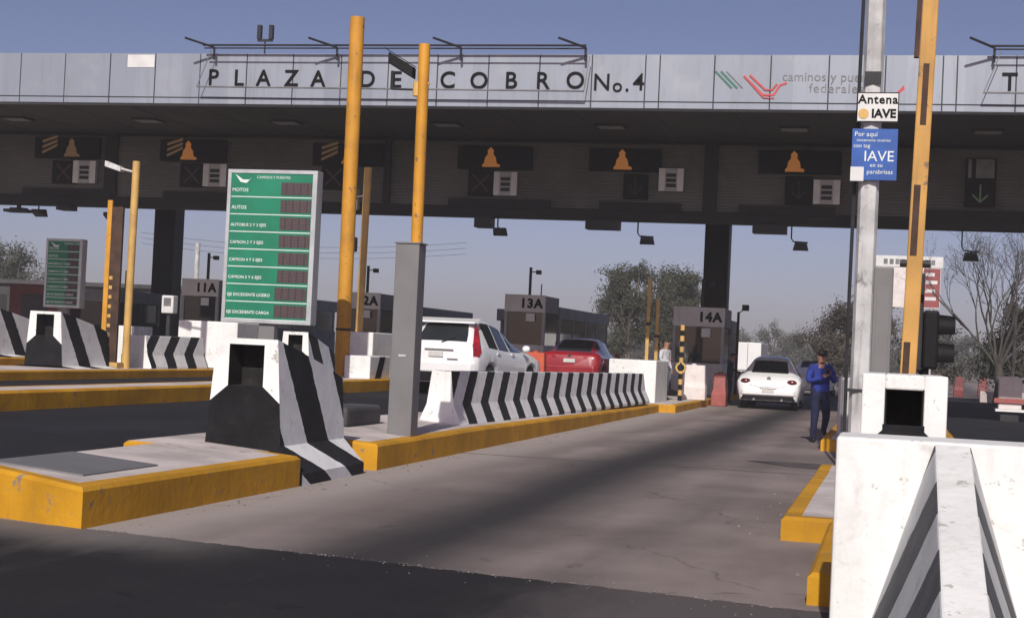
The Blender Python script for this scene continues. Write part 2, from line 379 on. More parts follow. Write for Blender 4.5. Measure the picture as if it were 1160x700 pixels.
sheet('road', [-46, -30, -20] + XB + [-5, -3, 0, 6, 24], [-30, 0] + YB + [30, 60, 120, 260], 0, M['road'])
edge = lambda x: 9.73 - .195 * (x + .52) + .012 * math.sin(x * 3.1) + .012 * math.sin(x * 13.7 + 1) + .012 * math.sin(x * 31)
ar = sheet('asphalt_apron', [-14, -9] + XB + [-5.9 + .06 * k for k in range(130)] + [2.2, 8], [-30, 0, 5, 8, 8.5, 9, 9.5, 10, 10.5, 11, 11.4, 12.5], .004, M['asphalt'], ymax=lambda x: min(edge(x), 11.45))
sheet('asphalt_lane', [-11.2, -9] + XB[:1], [11.5] + YB[1:] + [20, 30, 40, 52, 60], .004, M['asphalt_lane'])
sheet('asphalt_lane', [-16.9, -14, -12.5], [11.5] + YB[1:] + [20, 30, 40, 52, 60], .004, M['asphalt_lane'])
sheet('asphalt_lane', [1.3, 3, 7], [14, 20, 30, 50, 80], .004, M['asphalt_lane'])

# ------------------------------------------------------------------ traffic islands (yellow kerb ring, concrete top)
def inset(poly, d):
    n = len(poly); out = []
    for i in range(n):
        p0, p1, p2 = (Vector(poly[i - 1]), Vector(poly[i]), Vector(poly[(i + 1) % n]))
        a = (p1 - p0).normalized(); b = (p2 - p1).normalized()
        na = Vector((-a.y, a.x)); nb = Vector((-b.y, b.x)); s = (na + nb); s = s / max(.3, s.dot(na))
        out.append(p1 + s * d)
    return out
def island(poly, ztop, zb=-.05, w=.16, bare=None):
    """poly counter-clockwise; ztop(x, y)"""
    zt = ztop if callable(ztop) else (lambda x, y: ztop)
    # split long edges so the kerb line is slightly uneven, as cast in place
    pts = []
    for i, p in enumerate(poly):
        q = poly[(i + 1) % len(poly)]; L = math.dist(p, q); k = max(1, int(L / 1.5))
        for j in range(k):
            t = j / k; jx = random.uniform(-.012, .012) if j else 0
            pts.append((p[0] + (q[0] - p[0]) * t + jx, p[1] + (q[1] - p[1]) * t))
    ins = inset(pts, w); ch = inset(pts, .03); n = len(pts); mb = MB()
    for ring, dz in ((pts, None), (pts, -.03), (ch, 0), (ins, 0)):
        for (x, y) in ring: mb.v.append((x, y, zb if dz is None else zt(x, y) + dz))
    for r in range(3):
        for i in range(n):
            k = (i + 1) % n; mb.f.append((r * n + i, r * n + k, (r + 1) * n + k, (r + 1) * n + i)); mx = [(pts[i][c] + pts[k][c]) / 2 for c in (0, 1)]; mb.m.append(1 if r == 2 and bare and bare(*mx) else 0)
    mb.f.append(tuple(3 * n + i for i in range(n))); mb.m.append(1)
    return tag(mb.build('traffic_island', [M['kerb'], M['concrete']]), kind='structure')
zA = lambda x, y: .30 + .10 * min(1, max(0, (-5.72 - x) / 1.3)) - .10 * min(1, max(0, (y - 22) / 14))
island([(-5.78, 10.72), (-5.72, 15.0), (-6.05, 15.02), (-6.05, 17.42), (-5.72, 17.45), (-5.72, 40.0), (-7.3, 40.0), (-7.3, 14.3), (-6.98, 14.28), (-6.98, 11.12)], zA, bare=lambda x, y: x < -6.75 or (15 < y < 17.6 and x < -5.9))
island([(-5.3, 40.05), (-5.25, 78), (-7.45, 78), (-7.45, 40.05)], .2)
island([(-11.0, 14), (-11.0, 29), (-11.9, 29), (-11.9, 14)], HL + .26)
island([(-11.0, 29.05), (-11.0, 78), (-13.0, 78), (-13.0, 29.05)], HL + .27)
island([(-16.8, 24), (-16.8, 78), (-18.9, 78), (-18.9, 24)], HL + .2)
island([(-21.8, 27), (-21.8, 78), (-25.6, 78), (-25.6, 27)], HL + .25)
island([(-26.8, 27), (-26.8, 78), (-31, 78), (-31, 27)], HL + .25)
island([(.9, 9.95), (.9, 13.3), (-.46, 13.3), (-.46, 9.95)], .2)
island([(.9, 13.35), (.9, 20.4), (-.85, 20.4), (-.85, 13.35)], .2)
island([(1.15, 26.9), (1.15, 78), (-1.12, 78), (-1.12, 26.9)], .2)
cp = MB()
cp.loft([[(-6.92, y, zA(-6.92, y) - .02), (-6.1, y, zA(-6.1, y) - .02), (-6.1, y, zA(-6.1, y) + .014), (-6.92, y, zA(-6.92, y) + .014)] for y in (11.3, 12.6)])
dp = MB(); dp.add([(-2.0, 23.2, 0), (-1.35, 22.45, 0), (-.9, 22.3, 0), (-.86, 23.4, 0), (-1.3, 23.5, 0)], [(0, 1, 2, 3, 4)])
tag(dp.build('painted_shadow', M['asphalt'], loc=(0, 0, .005), fix=False), kind='structure')  # dark sheet painting a cast shadow onto the road beside the right kerb
tag(cp.build('cover_plate', M['grey_steel'], bevel=.004), 'flat grey steel plate lying on the nose of the yellow kerbed island', 'plate')
# grit and small stones along the kerbs
gm = MB()
for i in range(330):
    y = random.uniform(10.6, 34); x = -5.66 + abs(random.gauss(0, .14)) if i % 5 else random.uniform(-1.4, -.95) - (0.0 if y > 13 else -.55)
    if y < 11 and x > -5.5: continue
    r = random.choice((.005, .006, .008, .01, .012, .018)); a = random.random() * 6
    gm.add([(x + r * math.cos(a + k * 1.6) * random.uniform(.6, 1.2), y + r * math.sin(a + k * 1.6) * random.uniform(.6, 1.2), .0) for k in range(4)] + [(x, y, r * .9)],
           [(0, 1, 4), (1, 2, 4), (2, 3, 4), (3, 0, 4)])
for i in range(380):
    x = random.uniform(-5.6, .2); y = edge(x) + random.gauss(0, .035) + (random.gauss(0, .25) if i % 4 == 0 else 0); r = random.choice((.003, .004, .005, .006, .008))
    gm.add([(x + r, y, .006), (x, y + r, .006), (x - r, y, .006), (x, y - r * .8, .006), (x, y, .006 + r * .8)], [(0, 1, 4), (1, 2, 4), (2, 3, 4), (3, 0, 4)])
tag(gm.build('gravel', M['stone']), 'loose grit and pale stone chips swept along the foot of the kerbs', 'gravel', kind='stuff')

# ------------------------------------------------------------------ concrete barriers
def nose_barrier(label, loc, s=1.0, period=1.0, off=.05, duty=.47, z0=.38, top=1.45, base=True, group='crash barriers with a black recess'):
    """crash barrier seen end-on: white front with a black recess and black base, striped flanks"""
    t = thing('crash_barrier', label, 'crash barrier', loc, group=group)
    wt, wb = .33 * s, .41 * s; ft = .66 * s; fl = min(.12, z0 * .4); fk = z0
    hw = lambda z: wb + (wt - wb) * max(0, (z - fk)) / (top - fk)
    # flanks and back, striped
    rings = []
    for (y, tz) in ((0, top), (.75 * s, top - .14), (1.4 * s, top - .27), (1.9 * s, top - .40)):
        w = hw(tz)
        rings.append([(-ft, y, 0), (-ft, y, fl), (-wb, y, fk), (-w, y, tz), (w, y, tz), (wb, y, fk), (ft, y, fl), (ft, y, 0)])
    b = MB(); b.loft(rings, 0, False)
    n = 8; o = (len(rings) - 1) * n; b.f.append(tuple(o + k for k in range(n))); b.m.append(0)
    key = 'nose_stripes_%g_%g' % (period, off)
    if key not in M: M[key] = stripe_mat('slanting_black_white_stripes', period, off, duty, 2., z0, .6)
    b.build('flanks', M[key], t, bevel=0)
    # front: white surround, black base, near-black recess
    zh = z0 + .57 * (top - z0) - .02; zt_ = top - .06; hx = .19 * s; zs = z0 + .40 * (top - z0)
    f = MB(); y = -.006
    f.poly([(-hw(zs), y, zs), (-hx, y, zh), (-hx, y, zt_), (-wt, y, top)])
    f.poly([(hw(zs), y, zs), (wt, y, top), (hx, y, zt_), (hx, y, zh)])
    f.poly([(-wt, y, top), (-hx, y, zt_), (hx, y, zt_), (wt, y, top)])
    for a, c in (((-wt, top), (wt, top)), ((-hw(zs), zs), (-wt, top)), ((wt, top), (hw(zs), zs))):
        f.poly([(a[0], y, a[1]), (c[0], y, c[1]), (c[0], 0.0, c[1]), (a[0], 0.0, a[1])])
    f.build('front_face', M['white'], t, fix=False)
    g = MB(); g.poly([(-hw(zs), y, zs), (-wb, y, fk), (wb, y, fk), (hw(zs), y, zs), (hx, y, zh), (-hx, y, zh)])
    if base: g.poly([(-wb, y, fk), (-ft, y, fl), (-ft, y, 0), (ft, y, 0), (ft, y, fl), (wb, y, fk)])
    g.build('base_face', M['black'], t, fix=False)
    r = MB(); d = .34 * s
    r.poly([(-hx, y, zh), (-hx, y, zt_), (-hx, d, zt_), (-hx, d, zh)]); r.poly([(hx, y, zh), (hx, d, zh), (hx, d, zt_), (hx, y, zt_)])
    r.poly([(-hx, y, zt_), (hx, y, zt_), (hx, d, zt_), (-hx, d, zt_)]); r.poly([(-hx, y, zh), (-hx, d, zh), (hx, d, zh), (hx, y, zh)])
    r.poly([(-hx, d, zh), (-hx, d, zt_), (hx, d, zt_), (hx, d, zh)])
    r.build('recess', M['recess'], t, fix=False)
    return t
nose_barrier('large black and white crash barrier on the near island, big dark recess in its front', (-6.37, 15.05, 0), 1.0, 1.28, .80, .5)
nose_barrier('white topped crash barrier with small dark recess behind the tall yellow pole', (-11.4, 29.3, HL + .24), .78, 1.0, .5, z0=.16, top=.98, base=False)
nose_barrier('black fronted crash barrier left of the two yellow poles under the canopy', (-18.05, 31.4, HL + .18), 1.12, 1.25, .80, .42, z0=.06, top=1.24, base=False)
nose_barrier('crash barrier cut by the left edge of the photo, on the far yellow kerb', (-22.7, 36.5, HL + .25), 1.15, 1.25, .80, .42, z0=.06, top=1.25, base=False)
# right-hand nose box, behind the big white barrier
rb = thing('crash_barrier', 'white box shaped barrier with square black opening below the yellow boom post', 'crash barrier', (.08, 10.8, .2), group='crash barriers with a black recess')
q = MB(); hw_ = .275; y0 = 0
q.box(-hw_, -.125, 0, 1.5, 0, 1.23); q.box(.125, hw_, 0, 1.5, 0, 1.23); q.box(-.125, .125, .0, 1.5, 1.13, 1.23); q.box(-.125, .125, .45, 1.5, 0, 1.13)
bm_ = q.build('box_body', M['white'], rb, bevel=.012)
r = MB(); r.box(-.1215, .1215, .38, .447, .0, 1.127); r.box(-.1215, -.115, .03, .38, 0, 1.127); r.box(.115, .1215, .03, .38, 0, 1.127); r.box(-.115, .115, .03, .38, 1.12, 1.127); r.box(-.115, .115, .03, .38, 0, .01)
r.build('recess', M['recess'], rb)
r = MB(); r.poly([(-.20, -.004, .80), (.20, -.004, .80), (.135, -.004, .86), (.135, -.004, .9), (-.135, -.004, .9), (-.135, -.004, .86)])
r.poly([(-.20, -.004, .80), (-.24, -.004, 0), (.24, -.004, 0), (.20, -.004, .80)])
r.build('base_face', M['black'], rb, fix=False)

# the big white barrier in the right foreground: upright block and a striped prow ramping down towards us
wbx = thing('foreground_barrier', 'big white concrete barrier with striped ramp in the right foreground', 'barrier', (.32, 8.7, 0))
b = MB(); b.box(-.6, .6, 0, .55, 0, 1.1); b.build('block', M['white'], wbx, bevel=.018)
b = MB()
ring = lambda y, zt, wt, wb: [(-wb, y, 0), (-wt, y, zt), (wt, y, zt), (wb, y, 0)]
rows = [ring(-.004, 1.09, .09, .425), ring(-1.1, .79, .092, .34), ring(-2.2, .49, .095, .25), ring(-3.7, .08, .10, .12)]
b.loft(rows, 0, True, True, lambda i, j: 1 if j == 1 else 0)
b.build('striped_ramp', [stripe_mat('worn_diagonal_stripes', 1.03, -.437 - 1.03, .5, .63, 0, .63, (.085, .085, .09), (.72, .72, .71), .6), M['white']], wbx, bevel=.012)

# long striped barrier on the near island
def jersey(name, label, p0, p1, H, mat, group=None, kink=.42, wt=.11, wm=.17, wb=.33, cat='barrier', zdrop=0):
    p0 = Vector(p0); p1 = Vector(p1); L = (p1 - p0).length; a = math.atan2(p1.y - p0.y, p1.x - p0.x) - math.pi / 2
    mb = MB(); rings = []
    n = max(2, int(L / 1.5))
    for i in range(n + 1):
        y = L * i / n; hh = H - zdrop * i / n; k = kink * hh
        rings.append([(-wb, y, 0), (-wb, y, .06), (-wm, y, k), (-wt, y, hh), (wt, y, hh), (wm, y, k), (wb, y, .06), (wb, y, 0)])
    mb.loft(rings, 0, False); q = len(mb.v)
    mb.f += [tuple(range(7, -1, -1)), tuple(range(q - 8, q))]; mb.m += [1, 1]
    o = mb.build(name, [mat, M['white']], loc=p0, rz=a, bevel=.012)
    return tag(o, label, cat, group)
M['jersey_stripes'] = stripe_mat('upright_black_white_stripes', 1.0, .50, .46, 0., .36, -1.15)
jersey('jersey_barrier', 'long low barrier of black and white stripes beside the yellow kerb', (-6.42, 22.4, .25), (-6.12, 38.9, .2), .84, M['jersey_stripes'], wb=.33, wm=.21, wt=.15, zdrop=.12)
def block(label, x0, x1, y0, y1, z0, z1, mat='white', bevel=.025, name='concrete_block', group='white concrete blocks'):
    mb = MB(); cx, cy = (x0 + x1) / 2, (y0 + y1) / 2
    mb.box(x0 - cx, x1 - cx, y0 - cy, y1 - cy, 0, z1 - z0)
    return tag(mb.build(name, M[mat], loc=(cx, cy, z0), bevel=bevel), label, 'concrete block', group)
block('wide white concrete block at the far end of the long striped barrier', -7.22, -5.97, 41.0, 43.2, .18, 1.29)
block('tall white block beside the foot of the thin yellow pole', -12.55, -11.65, 34.8, 36.4, HL + .26, 1.66)
block('small square white block left of the grey steel post', -11.7, -11.05, 37.6, 38.4, HL + .26, 1.62)
cb = block('white block with one black stripe on the kerb behind the near crash barrier', -11.75, -11.15, 33.2, 34.6, HL + .26, 1.13)
tag(cb); mb = MB(); mb.poly([(.304, -.35, .0), (.304, .05, .0), (.304, .35, .5), (.304, -.05, .5)]); mb.build('stripe', M['black'], cb, fix=False)
block('low dark concrete stub behind the near crash barrier', -7.2, -6.72, 19.2, 20.6, .36, .62, 'far_dark', .05)
block('stepped white block under the left canopy beside a yellow pole', -18.75, -17.95, 35.4, 36.4, HL + .18, 1.55)
block('narrow white block right behind the paired yellow poles', -18.75, -18.5, 33.6, 34.2, HL + .18, 1.3)
block('long white block behind the small striped barrier under the canopy', -18.6, -16.9, 39.2, 40.8, HL + .18, 1.78)
M['c_stripes'] = stripe_mat('upright_black_white_stripes', .95, .80, .45, 0., .38, -1.0)
jersey('jersey_barrier', 'short striped barrier with a white end left of the green toll sign', (-17.6, 34.9, HL + .18), (-17.35, 37.6, HL + .18), .80, M['c_stripes'], wb=.42, wm=.3, wt=.22)

# ------------------------------------------------------------------ toll canopy
can = thing('toll_canopy', 'wide toll plaza canopy with grey panel fascia lettered PLAZA DE COBRO No. 4', 'canopy', (0, 38, 0))
XL, XR = -44.0, 13.5
seams = [-22.97 - 1.31 * k for k in range(16, 0, -1)] + [-22.97, -21.66, -20.35, -19.06, -17.79, -16.49, -15.22, -13.92, -12.66, -11.37, -10.05, -8.75, -7.44, -6.12, -5.77, -4.45, -3.11, -1.75, -0.45, .85, 1.17, 2.48, 3.8, 5.1, 6.4, 7.7, 9.0, 10.3, 11.6, 12.9]
mb = MB(); xs = [XL] + [s for s in seams if s > XL] + [XR]
for a, c in zip(xs, xs[1:]):
    j = random.uniform(-.006, .006)
    mb.box(a + .013, c - .013, j, .06, 7.56, 8.70); mb.box(a + .013, c - .013, j + .004, .06, 7.39, 7.535)
mb.box(XL, XR, .06, .3, 7.37, 8.68)
mb.build('fascia', [M['fascia']], can, bevel=.006, seg=1)
mb = MB(); mb.box(XL, XR, .02, .058, 7.37, 8.68); mb.build('seam_backing', M['dark_steel'], can)
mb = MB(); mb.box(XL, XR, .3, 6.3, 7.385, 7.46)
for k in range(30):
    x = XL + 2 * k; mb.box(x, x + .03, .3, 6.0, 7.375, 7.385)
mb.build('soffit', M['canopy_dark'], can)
mb = MB(); mb.box(XL - 6, XR, .3, 21, 8.3, 8.45); mb.build('roof', M['booth_mid'], can)
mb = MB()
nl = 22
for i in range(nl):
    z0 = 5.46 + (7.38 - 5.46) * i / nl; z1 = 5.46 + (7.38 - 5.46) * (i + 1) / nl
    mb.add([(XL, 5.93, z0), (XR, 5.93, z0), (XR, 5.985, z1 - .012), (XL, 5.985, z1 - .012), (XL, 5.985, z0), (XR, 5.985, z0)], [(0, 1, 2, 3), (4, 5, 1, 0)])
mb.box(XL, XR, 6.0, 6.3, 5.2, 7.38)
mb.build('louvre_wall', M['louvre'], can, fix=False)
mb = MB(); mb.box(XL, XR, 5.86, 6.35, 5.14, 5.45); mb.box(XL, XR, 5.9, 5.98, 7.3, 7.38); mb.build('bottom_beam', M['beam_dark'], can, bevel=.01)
for x0, x1, w0 in ((-5.3, -4.93, 0), (-23.5, -23.1, 0), (1.0, 1.0, 0), (-14.6, -14.4, 1)):
    if x1 > x0:
        mb = MB(); mb.box(x0, x1, 5.84, 5.93, 5.45, 7.38); mb.build('pilaster', M['beam_dark'], can)
for x in (-6.32, -27.85, -48):
    mb = MB(); mb.box(x - .44, x + .44, 19.0, 19.85, .2, 8.3); mb.box(x - .37, x + .37, 18.95, 19.0, .2, 8.3); mb.build('column', M['beam_dark'], can, bevel=.03)
for x in (-24.75, -20.65, -16.51, -11.91, -7.43, -2.69, 2.06, 6.5):
    mb = MB(); mb.box(x - .38, x + .38, 2.6, 3.25, 7.33, 7.374); o = mb.build('soffit_light', M['dark_steel'], can)
    mb = MB(); mb.box(x - .32, x + .32, 2.66, 3.19, 7.322, 7.33); mb.build('diffuser', M['lens_off'], o)
LET = (('P', -17.4, 8.06), ('L', -16.69, 8.05), ('A', -16.01, 8.05), ('Z', -15.25, 8.05), ('A', -14.52, 8.04), ('D', -13.2, 8.04), ('E', -12.43, 8.03), ('C', -11.09, 8.03), ('O', -10.28, 8.02), ('B', -9.46, 8.03), ('R', -8.66, 8.03), ('O', -7.84, 8.04), ('T', 2.34, 8.07))
for ch, x, z in LET:
    mb = MB(); mb.text(ch, .58, face_front(x, -.018, z), depth=.016, bold=.006); mb.build('letter', M['ink'], can)
for ch, x, z, sz in (('N', -7.18, 8.0, .58), ('o', -6.79, 7.93, .46), ('.', -6.55, 7.97, .55), ('4', -6.27, 8.01, .58)):
    mb = MB(); mb.text(ch, sz, face_front(x, -.016, z), depth=.014, bold=.002); mb.build('letter', M['ink'], can)
def strip(pts, w, mat, y0=-.02):
    m = MB()
    up, dn = [], []
    for k, p in enumerate(pts):
        a, b = pts[max(0, k - 1)], pts[min(len(pts) - 1, k + 1)]; d = Vector((b[0] - a[0], b[1] - a[1])).normalized(); n = Vector((-d.y, d.x)) * w / 2
        up.append((p[0] + n.x, y0, p[1] + n.y)); dn.append((p[0] - n.x, y0, p[1] - n.y))
    for k in range(len(pts) - 1): m.prism([up[k], up[k + 1], dn[k + 1], dn[k]], (0, .016, 0))
    m.build('emblem_bar', mat, can)
for k in range(3): strip([(-4.42 + .13 * k, 8.30), (-4.02 + .13 * k, 7.90)], .045 if k < 2 else .02, M['green_mark'] if k < 2 else M['ink_grey'], -.02 - .001 * k)
strip([(-3.74, 8.19), (-3.28, 7.74), (-3.02, 7.74), (-2.88, 7.97), (-2.72, 8.03)], .05, M['red_mark'], -.021)
strip([(-3.60, 8.21), (-3.22, 7.86), (-3.06, 7.86), (-2.95, 8.0)], .045, M['red_mark'], -.024)
strip([(-3.66, 8.10), (-3.26, 7.67), (-3.0, 7.66)], .025, M['red_mark'], -.027)
mb = MB(); mb.text('caminos y puentes', .31, face_front(-2.84, -.008, 8.17), align='LEFT', depth=.006, spacing=1.02); mb.text('federales', .31, face_front(-2.2, -.008, 7.90), align='LEFT', depth=.006, spacing=1.12)
mb.build('lettering', M['ink_grey'], can)
mb = MB(); mb.box(-19.85, -19.08, -.012, -.008, 8.33, 8.66); mb.build('pale_patch', M['sign_white'], can)
def rail_frame(label, xa, xb, arms, cut=False):
    t = thing('lighting_frame', label, 'pipe frame', (xa, 37.7, 7.4), group='pipe frames on the canopy')
    L = xb - xa; m = MB()
    m.tube([(0, 0, 1.46), (L, 0, 1.46)], .028, 6); m.tube([(.1, -.12, 1.36), (L, -.12, 1.36)], .02, 6); m.build('top_rail', M['dark_steel'], t)
    m = MB(); m.tube([(-.1, -.04, .38), (L, -.04, .34)], .025, 6); m.tube([(-.1, -.05, .36), (.25, -.04, 1.3)], .012, 5); m.tube([(L, -.05, .36), (L + .1, 0, 1.2)], .012, 5); m.build('lower_rail', M['ink_grey'], t)
    for x in arms:
        m = MB(); m.tube([(x - xa - .55, -.45, 1.56), (x - xa, 0, 1.42), (x - xa + .02, .1, 1.42), (x - xa + .02, .12, 1.1)], .03, 6); m.build('arm', M['dark_steel'], t)
    return t
rail_frame('thin pipe frame along the fascia around the words PLAZA DE COBRO', -17.6, -7.55, (-17.35, -14.0, -10.75, -7.6))
rail_frame('thin pipe frame cut by the right edge of the photo, round the letter T', 1.85, 12.5, (1.95, 5.2, 8.5))
an = thing('roof_antenna', 'small twin antenna standing on top of the canopy above the letters LAZA', 'antenna', (-16.0, 37.95, 8.7))
m = MB(); m.tube([(0, 0, 0), (0, 0, .35)], .02, 6); m.box(-.2, .2, -.03, .03, .3, .36); m.build('mast', M['dark_steel'], an)
for sx in (-.16, .16):
    m = MB(); m.box(sx - .05, sx + .05, -.06, .06, .36, .72); m.build('antenna_head', M['dark_steel'], an)

# ------------------------------------------------------------------ things hung on the louvred wall
YW = 43.84
amber_fig = [(-.30, -.27), (.36, -.27), (.36, -.2), (.24, -.17), (.2, .0), (.1, .1), (.12, .2), (.0, .3), (-.12, .2), (-.1, .1), (-.2, .0), (-.24, -.17), (-.30, -.2)]
for x0, x1, z0, z1, ax, hatch, lab in ((-25.85, -23.67, 6.58, 7.22, -24.6, 1, 'black message board with hatched square and faint amber figure, leftmost over the lanes'),
        (-21.67, -19.55, 6.55, 7.2, -20.75, 1, 'black message board with hatched disc and orange figure above the left green sign corner'),
        (-16.79, -14.6, 6.52, 7.17, -15.65, 1, 'black message board half hidden by the tall yellow pole'),
        (-12.38, -10.19, 6.5, 7.17, -11.4, 0, 'black message board with yellow figure, right of the pole on the grey post'),
        (-8.54, -6.49, 6.52, 7.15, -7.6, 0, 'black message board with bright orange figure, left of the canopy column'),
        (-3.81, -1.58, 6.55, 7.18, -2.85, 0, 'black message board with dull red figure, left of the lamp post signs')):
    cx, cz = (x0 + x1) / 2, (z0 + z1) / 2; t = thing('message_board', lab, 'message board', (cx, YW, cz), group='lane message boards')
    m = MB(); m.box(x0 - cx, x1 - cx, -.05, .09, z0 - cz, z1 - cz); m.build('case', M['screen'], t, bevel=.01)
    m = MB(); m.prism([(ax - cx + px * .78, -.052, pz) for px, pz in amber_fig], (0, -.012, 0)); m.build('lit_figure', M['amber_dim'] if ax in (-24.6,) else M['amber'], t)
    if hatch:
        m = MB()
        for k in range(3):
            m.prism([(-.82 + .0 * k, -.052, -.2 + .17 * k), (-.82, -.052, -.12 + .17 * k), (-.32, -.052, .12 + .13 * k), (-.32, -.052, .04 + .13 * k)], (0, -.01, 0))
        m.build('hatched_symbol', M['amber_dim'], t)
for x0, x1, z0, z1, kind, lab in ((-25.21, -24.43, 5.81, 6.5, 'X', 'square lane signal below the leftmost message board'), (-20.97, -20.21, 5.8, 6.5, 'X', 'square lane signal with dim red cross just left of the big green sign'),
        (-16.48, -15.76, 5.82, 6.53, 'X', 'square lane signal with dim cross beside the tall yellow pole'), (-12.03, -11.29, 5.74, 6.46, 'X', 'square lane signal with speckled red cross, right of the grey post'),
        (-7.53, -6.85, 5.75, 6.45, 'v', 'square lane signal with dark arrow left of the canopy column'), (-3.06, -2.32, 5.71, 6.47, 'v', 'square lane signal above the white hatchback lane'),
        (1.67, 2.45, 5.76, 6.45, 'g', 'square lane signal with faint green down arrow, rightmost')):
    cx, cz = (x0 + x1) / 2, (z0 + z1) / 2; t = thing('lane_signal', lab, 'lane signal', (cx, YW, cz), group='lane signals')
    m = MB(); m.box(x0 - cx, x1 - cx, -.06, .09, z0 - cz, z1 - cz); m.build('case', M['screen'], t, bevel=.01)
    m = MB(); mt = M['red_dim'] if kind == 'X' else (M['green_dim'] if kind == 'g' else M['dark_steel'])
    if kind == 'X':
        m.prism([(-.26, -.062, -.22), (-.22, -.062, -.26), (0, -.062, -.035), (.22, -.062, -.26), (.26, -.062, -.22), (.035, -.062, 0), (.26, -.062, .22), (.22, -.062, .26), (0, -.062, .035), (-.22, -.062, .26), (-.26, -.062, .22), (-.035, -.062, 0)], (0, -.006, 0))
    else:
        m.prism([(-.022, -.062, .25), (.022, -.062, .25), (.022, -.062, -.16), (.2, -.062, .0), (.2, -.062, -.06), (0, -.062, -.25), (-.2, -.062, -.06), (-.2, -.062, .0), (-.022, -.062, -.16)], (0, -.006, 0))
    m.build('symbol', mt, t)
    if kind == 'g':
        m = MB(); m.box(-.4, .4, -.05, .09, .38, .95); m.build('blank_panel', M['screen'], t); m = MB(); m.box(-.13, .34, -.06, -.052, .42, .92); m.box(-.33, -.24, -.06, -.052, .42, .92); m.build('pale_insert', M['ink_grey'], t)
for x0, x1, z0, z1, lab in ((-24.5, -23.75, 5.83, 6.51, 'small white barred sign leftmost on the louvres'), (-20.22, -19.48, 5.82, 6.49, 'small white barred sign just behind the top left corner of the green sign'), (-11.27, -10.59, 5.76, 6.43, 'small white barred sign right of the pole on the grey post'),
        (-6.54, -5.85, 5.99, 6.62, 'small white barred sign nearest the canopy column'), (-2.3, -1.59, 5.73, 6.39, 'small white barred sign just left of the lamp post')):
    cx, cz = (x0 + x1) / 2, (z0 + z1) / 2; w = (x1 - x0) / 2; hh = (z1 - z0) / 2
    t = thing('toll_sign', lab, 'sign', (cx, YW - .02, cz), group='small white barred signs')
    m = MB(); m.box(-w, w, -.05, .1, -hh, hh); m.build('panel', M['booth_grey'], t)
    for a_, b_ in ((-w, -w * .5), (w * .5, w)):
        m = MB(); m.box(a_, b_, -.062, -.05, -hh, hh); m.build('white_bar', M['sign_white'], t)
    for zz in (-.5, -.05, .4):
        m = MB(); m.box(-w * .4, w * .4, -.06, -.05, hh * zz - .05, hh * zz + .05); m.build('dark_band', M['dark_steel'], t)
# cameras and boxes below the beam
def hang_cam(label, x, z, drop=.5, side=.25):
    t = thing('lane_camera', label, 'camera', (x, 44.0, 5.14), group='cameras hung below the canopy beam')
    d = 5.14 - z
    m = MB(); m.tube([(-side, 0, .05), (-side, 0, -d * .6), (-side + .06, 0, -d * .75), (.2, 0, -d * .78)], .022, 6); m.build('bracket', M['dark_steel'], t)
    m = MB(); m.box(-.03, .03, -.03, .03, -d - .0, -d * .75); m.loft([[(-.13, -.22, -d + .02), (.13, -.22, -d + .02), (.13, -.22, -d + .12), (-.13, -.22, -d + .12)], [(-.22, .2, -d - .09), (.22, .2, -d - .09), (.16, .2, -d + .15), (-.16, .2, -d + .15)]]); m.build('camera_body', M['dark_steel'], t, bevel=.015)
    return t
hang_cam('camera hung on a bent bracket, second from right below the beam', -2.6, 4.56)
hang_cam('camera hung on a bent bracket above the middle trees', -6.85, 4.6)
hang_cam('camera hung on a bent bracket, rightmost, in front of the bare tree', 1.9, 4.42)
hang_cam('camera hung beside a small grey box, just right of the grey post', -11.1, 4.72, side=.05)
hang_cam('camera hung right beside the paired yellow poles', -23.3, 4.85, side=.05)
hang_cam('round camera dome hung second from left below the beam', -25.72, 4.88, side=.0)
hl = thing('hanging_lamp', 'wide flat dark lamp hung below the beam at the far left', 'lamp', (-26.4, 44, 5.14))
m = MB(); m.box(-.4, .4, -.25, .25, -.24, -.15); m.box(-.25, .25, -.15, .15, -.15, -.1); m.build('lamp_body', M['dark_steel'], hl, bevel=.02); m = MB(); m.box(-.05, .05, -.05, .05, -.1, .05); m.build('hanger', M['dark_steel'], hl)
for x0, x1, z0, lab in ((-8.56, -7.62, 4.88, 'dark grey box under the beam left of the middle hung camera'), (-3.9, -2.98, 4.9, 'dark grey box under the beam left of the camera over the white hatchback'), (-11.79, -11.3, 4.84, 'small grey box under the beam right of the grey post'), (-25.0, -24.55, 5.0, 'small dark box under the beam at the far left')):
    m = MB(); m.box(-(x1 - x0) / 2, (x1 - x0) / 2, -.25, .25, z0 - 5.14, .0); m.box(-(x1 - x0) / 2 + .06, (x1 - x0) / 2 - .06, -.258, -.25, z0 - 5.10, -.04)
    tag(m.build('beam_box', M['dark_steel'], loc=((x0 + x1) / 2, 44.0, 5.14), bevel=.01), lab, 'box', 'boxes under the canopy beam')
for x0, x1 in ((-26.2, -23.2), (-21.5, -18.9), (-12.6, -9.6), (-8.2, -5.9), (-4.3, -1.7), (.6, 3.3)):
    m = MB(); m.box(x0, x1, 5.80, 5.86, 5.40, 5.66); m.build('sign_shelf', M['beam_dark'], can)

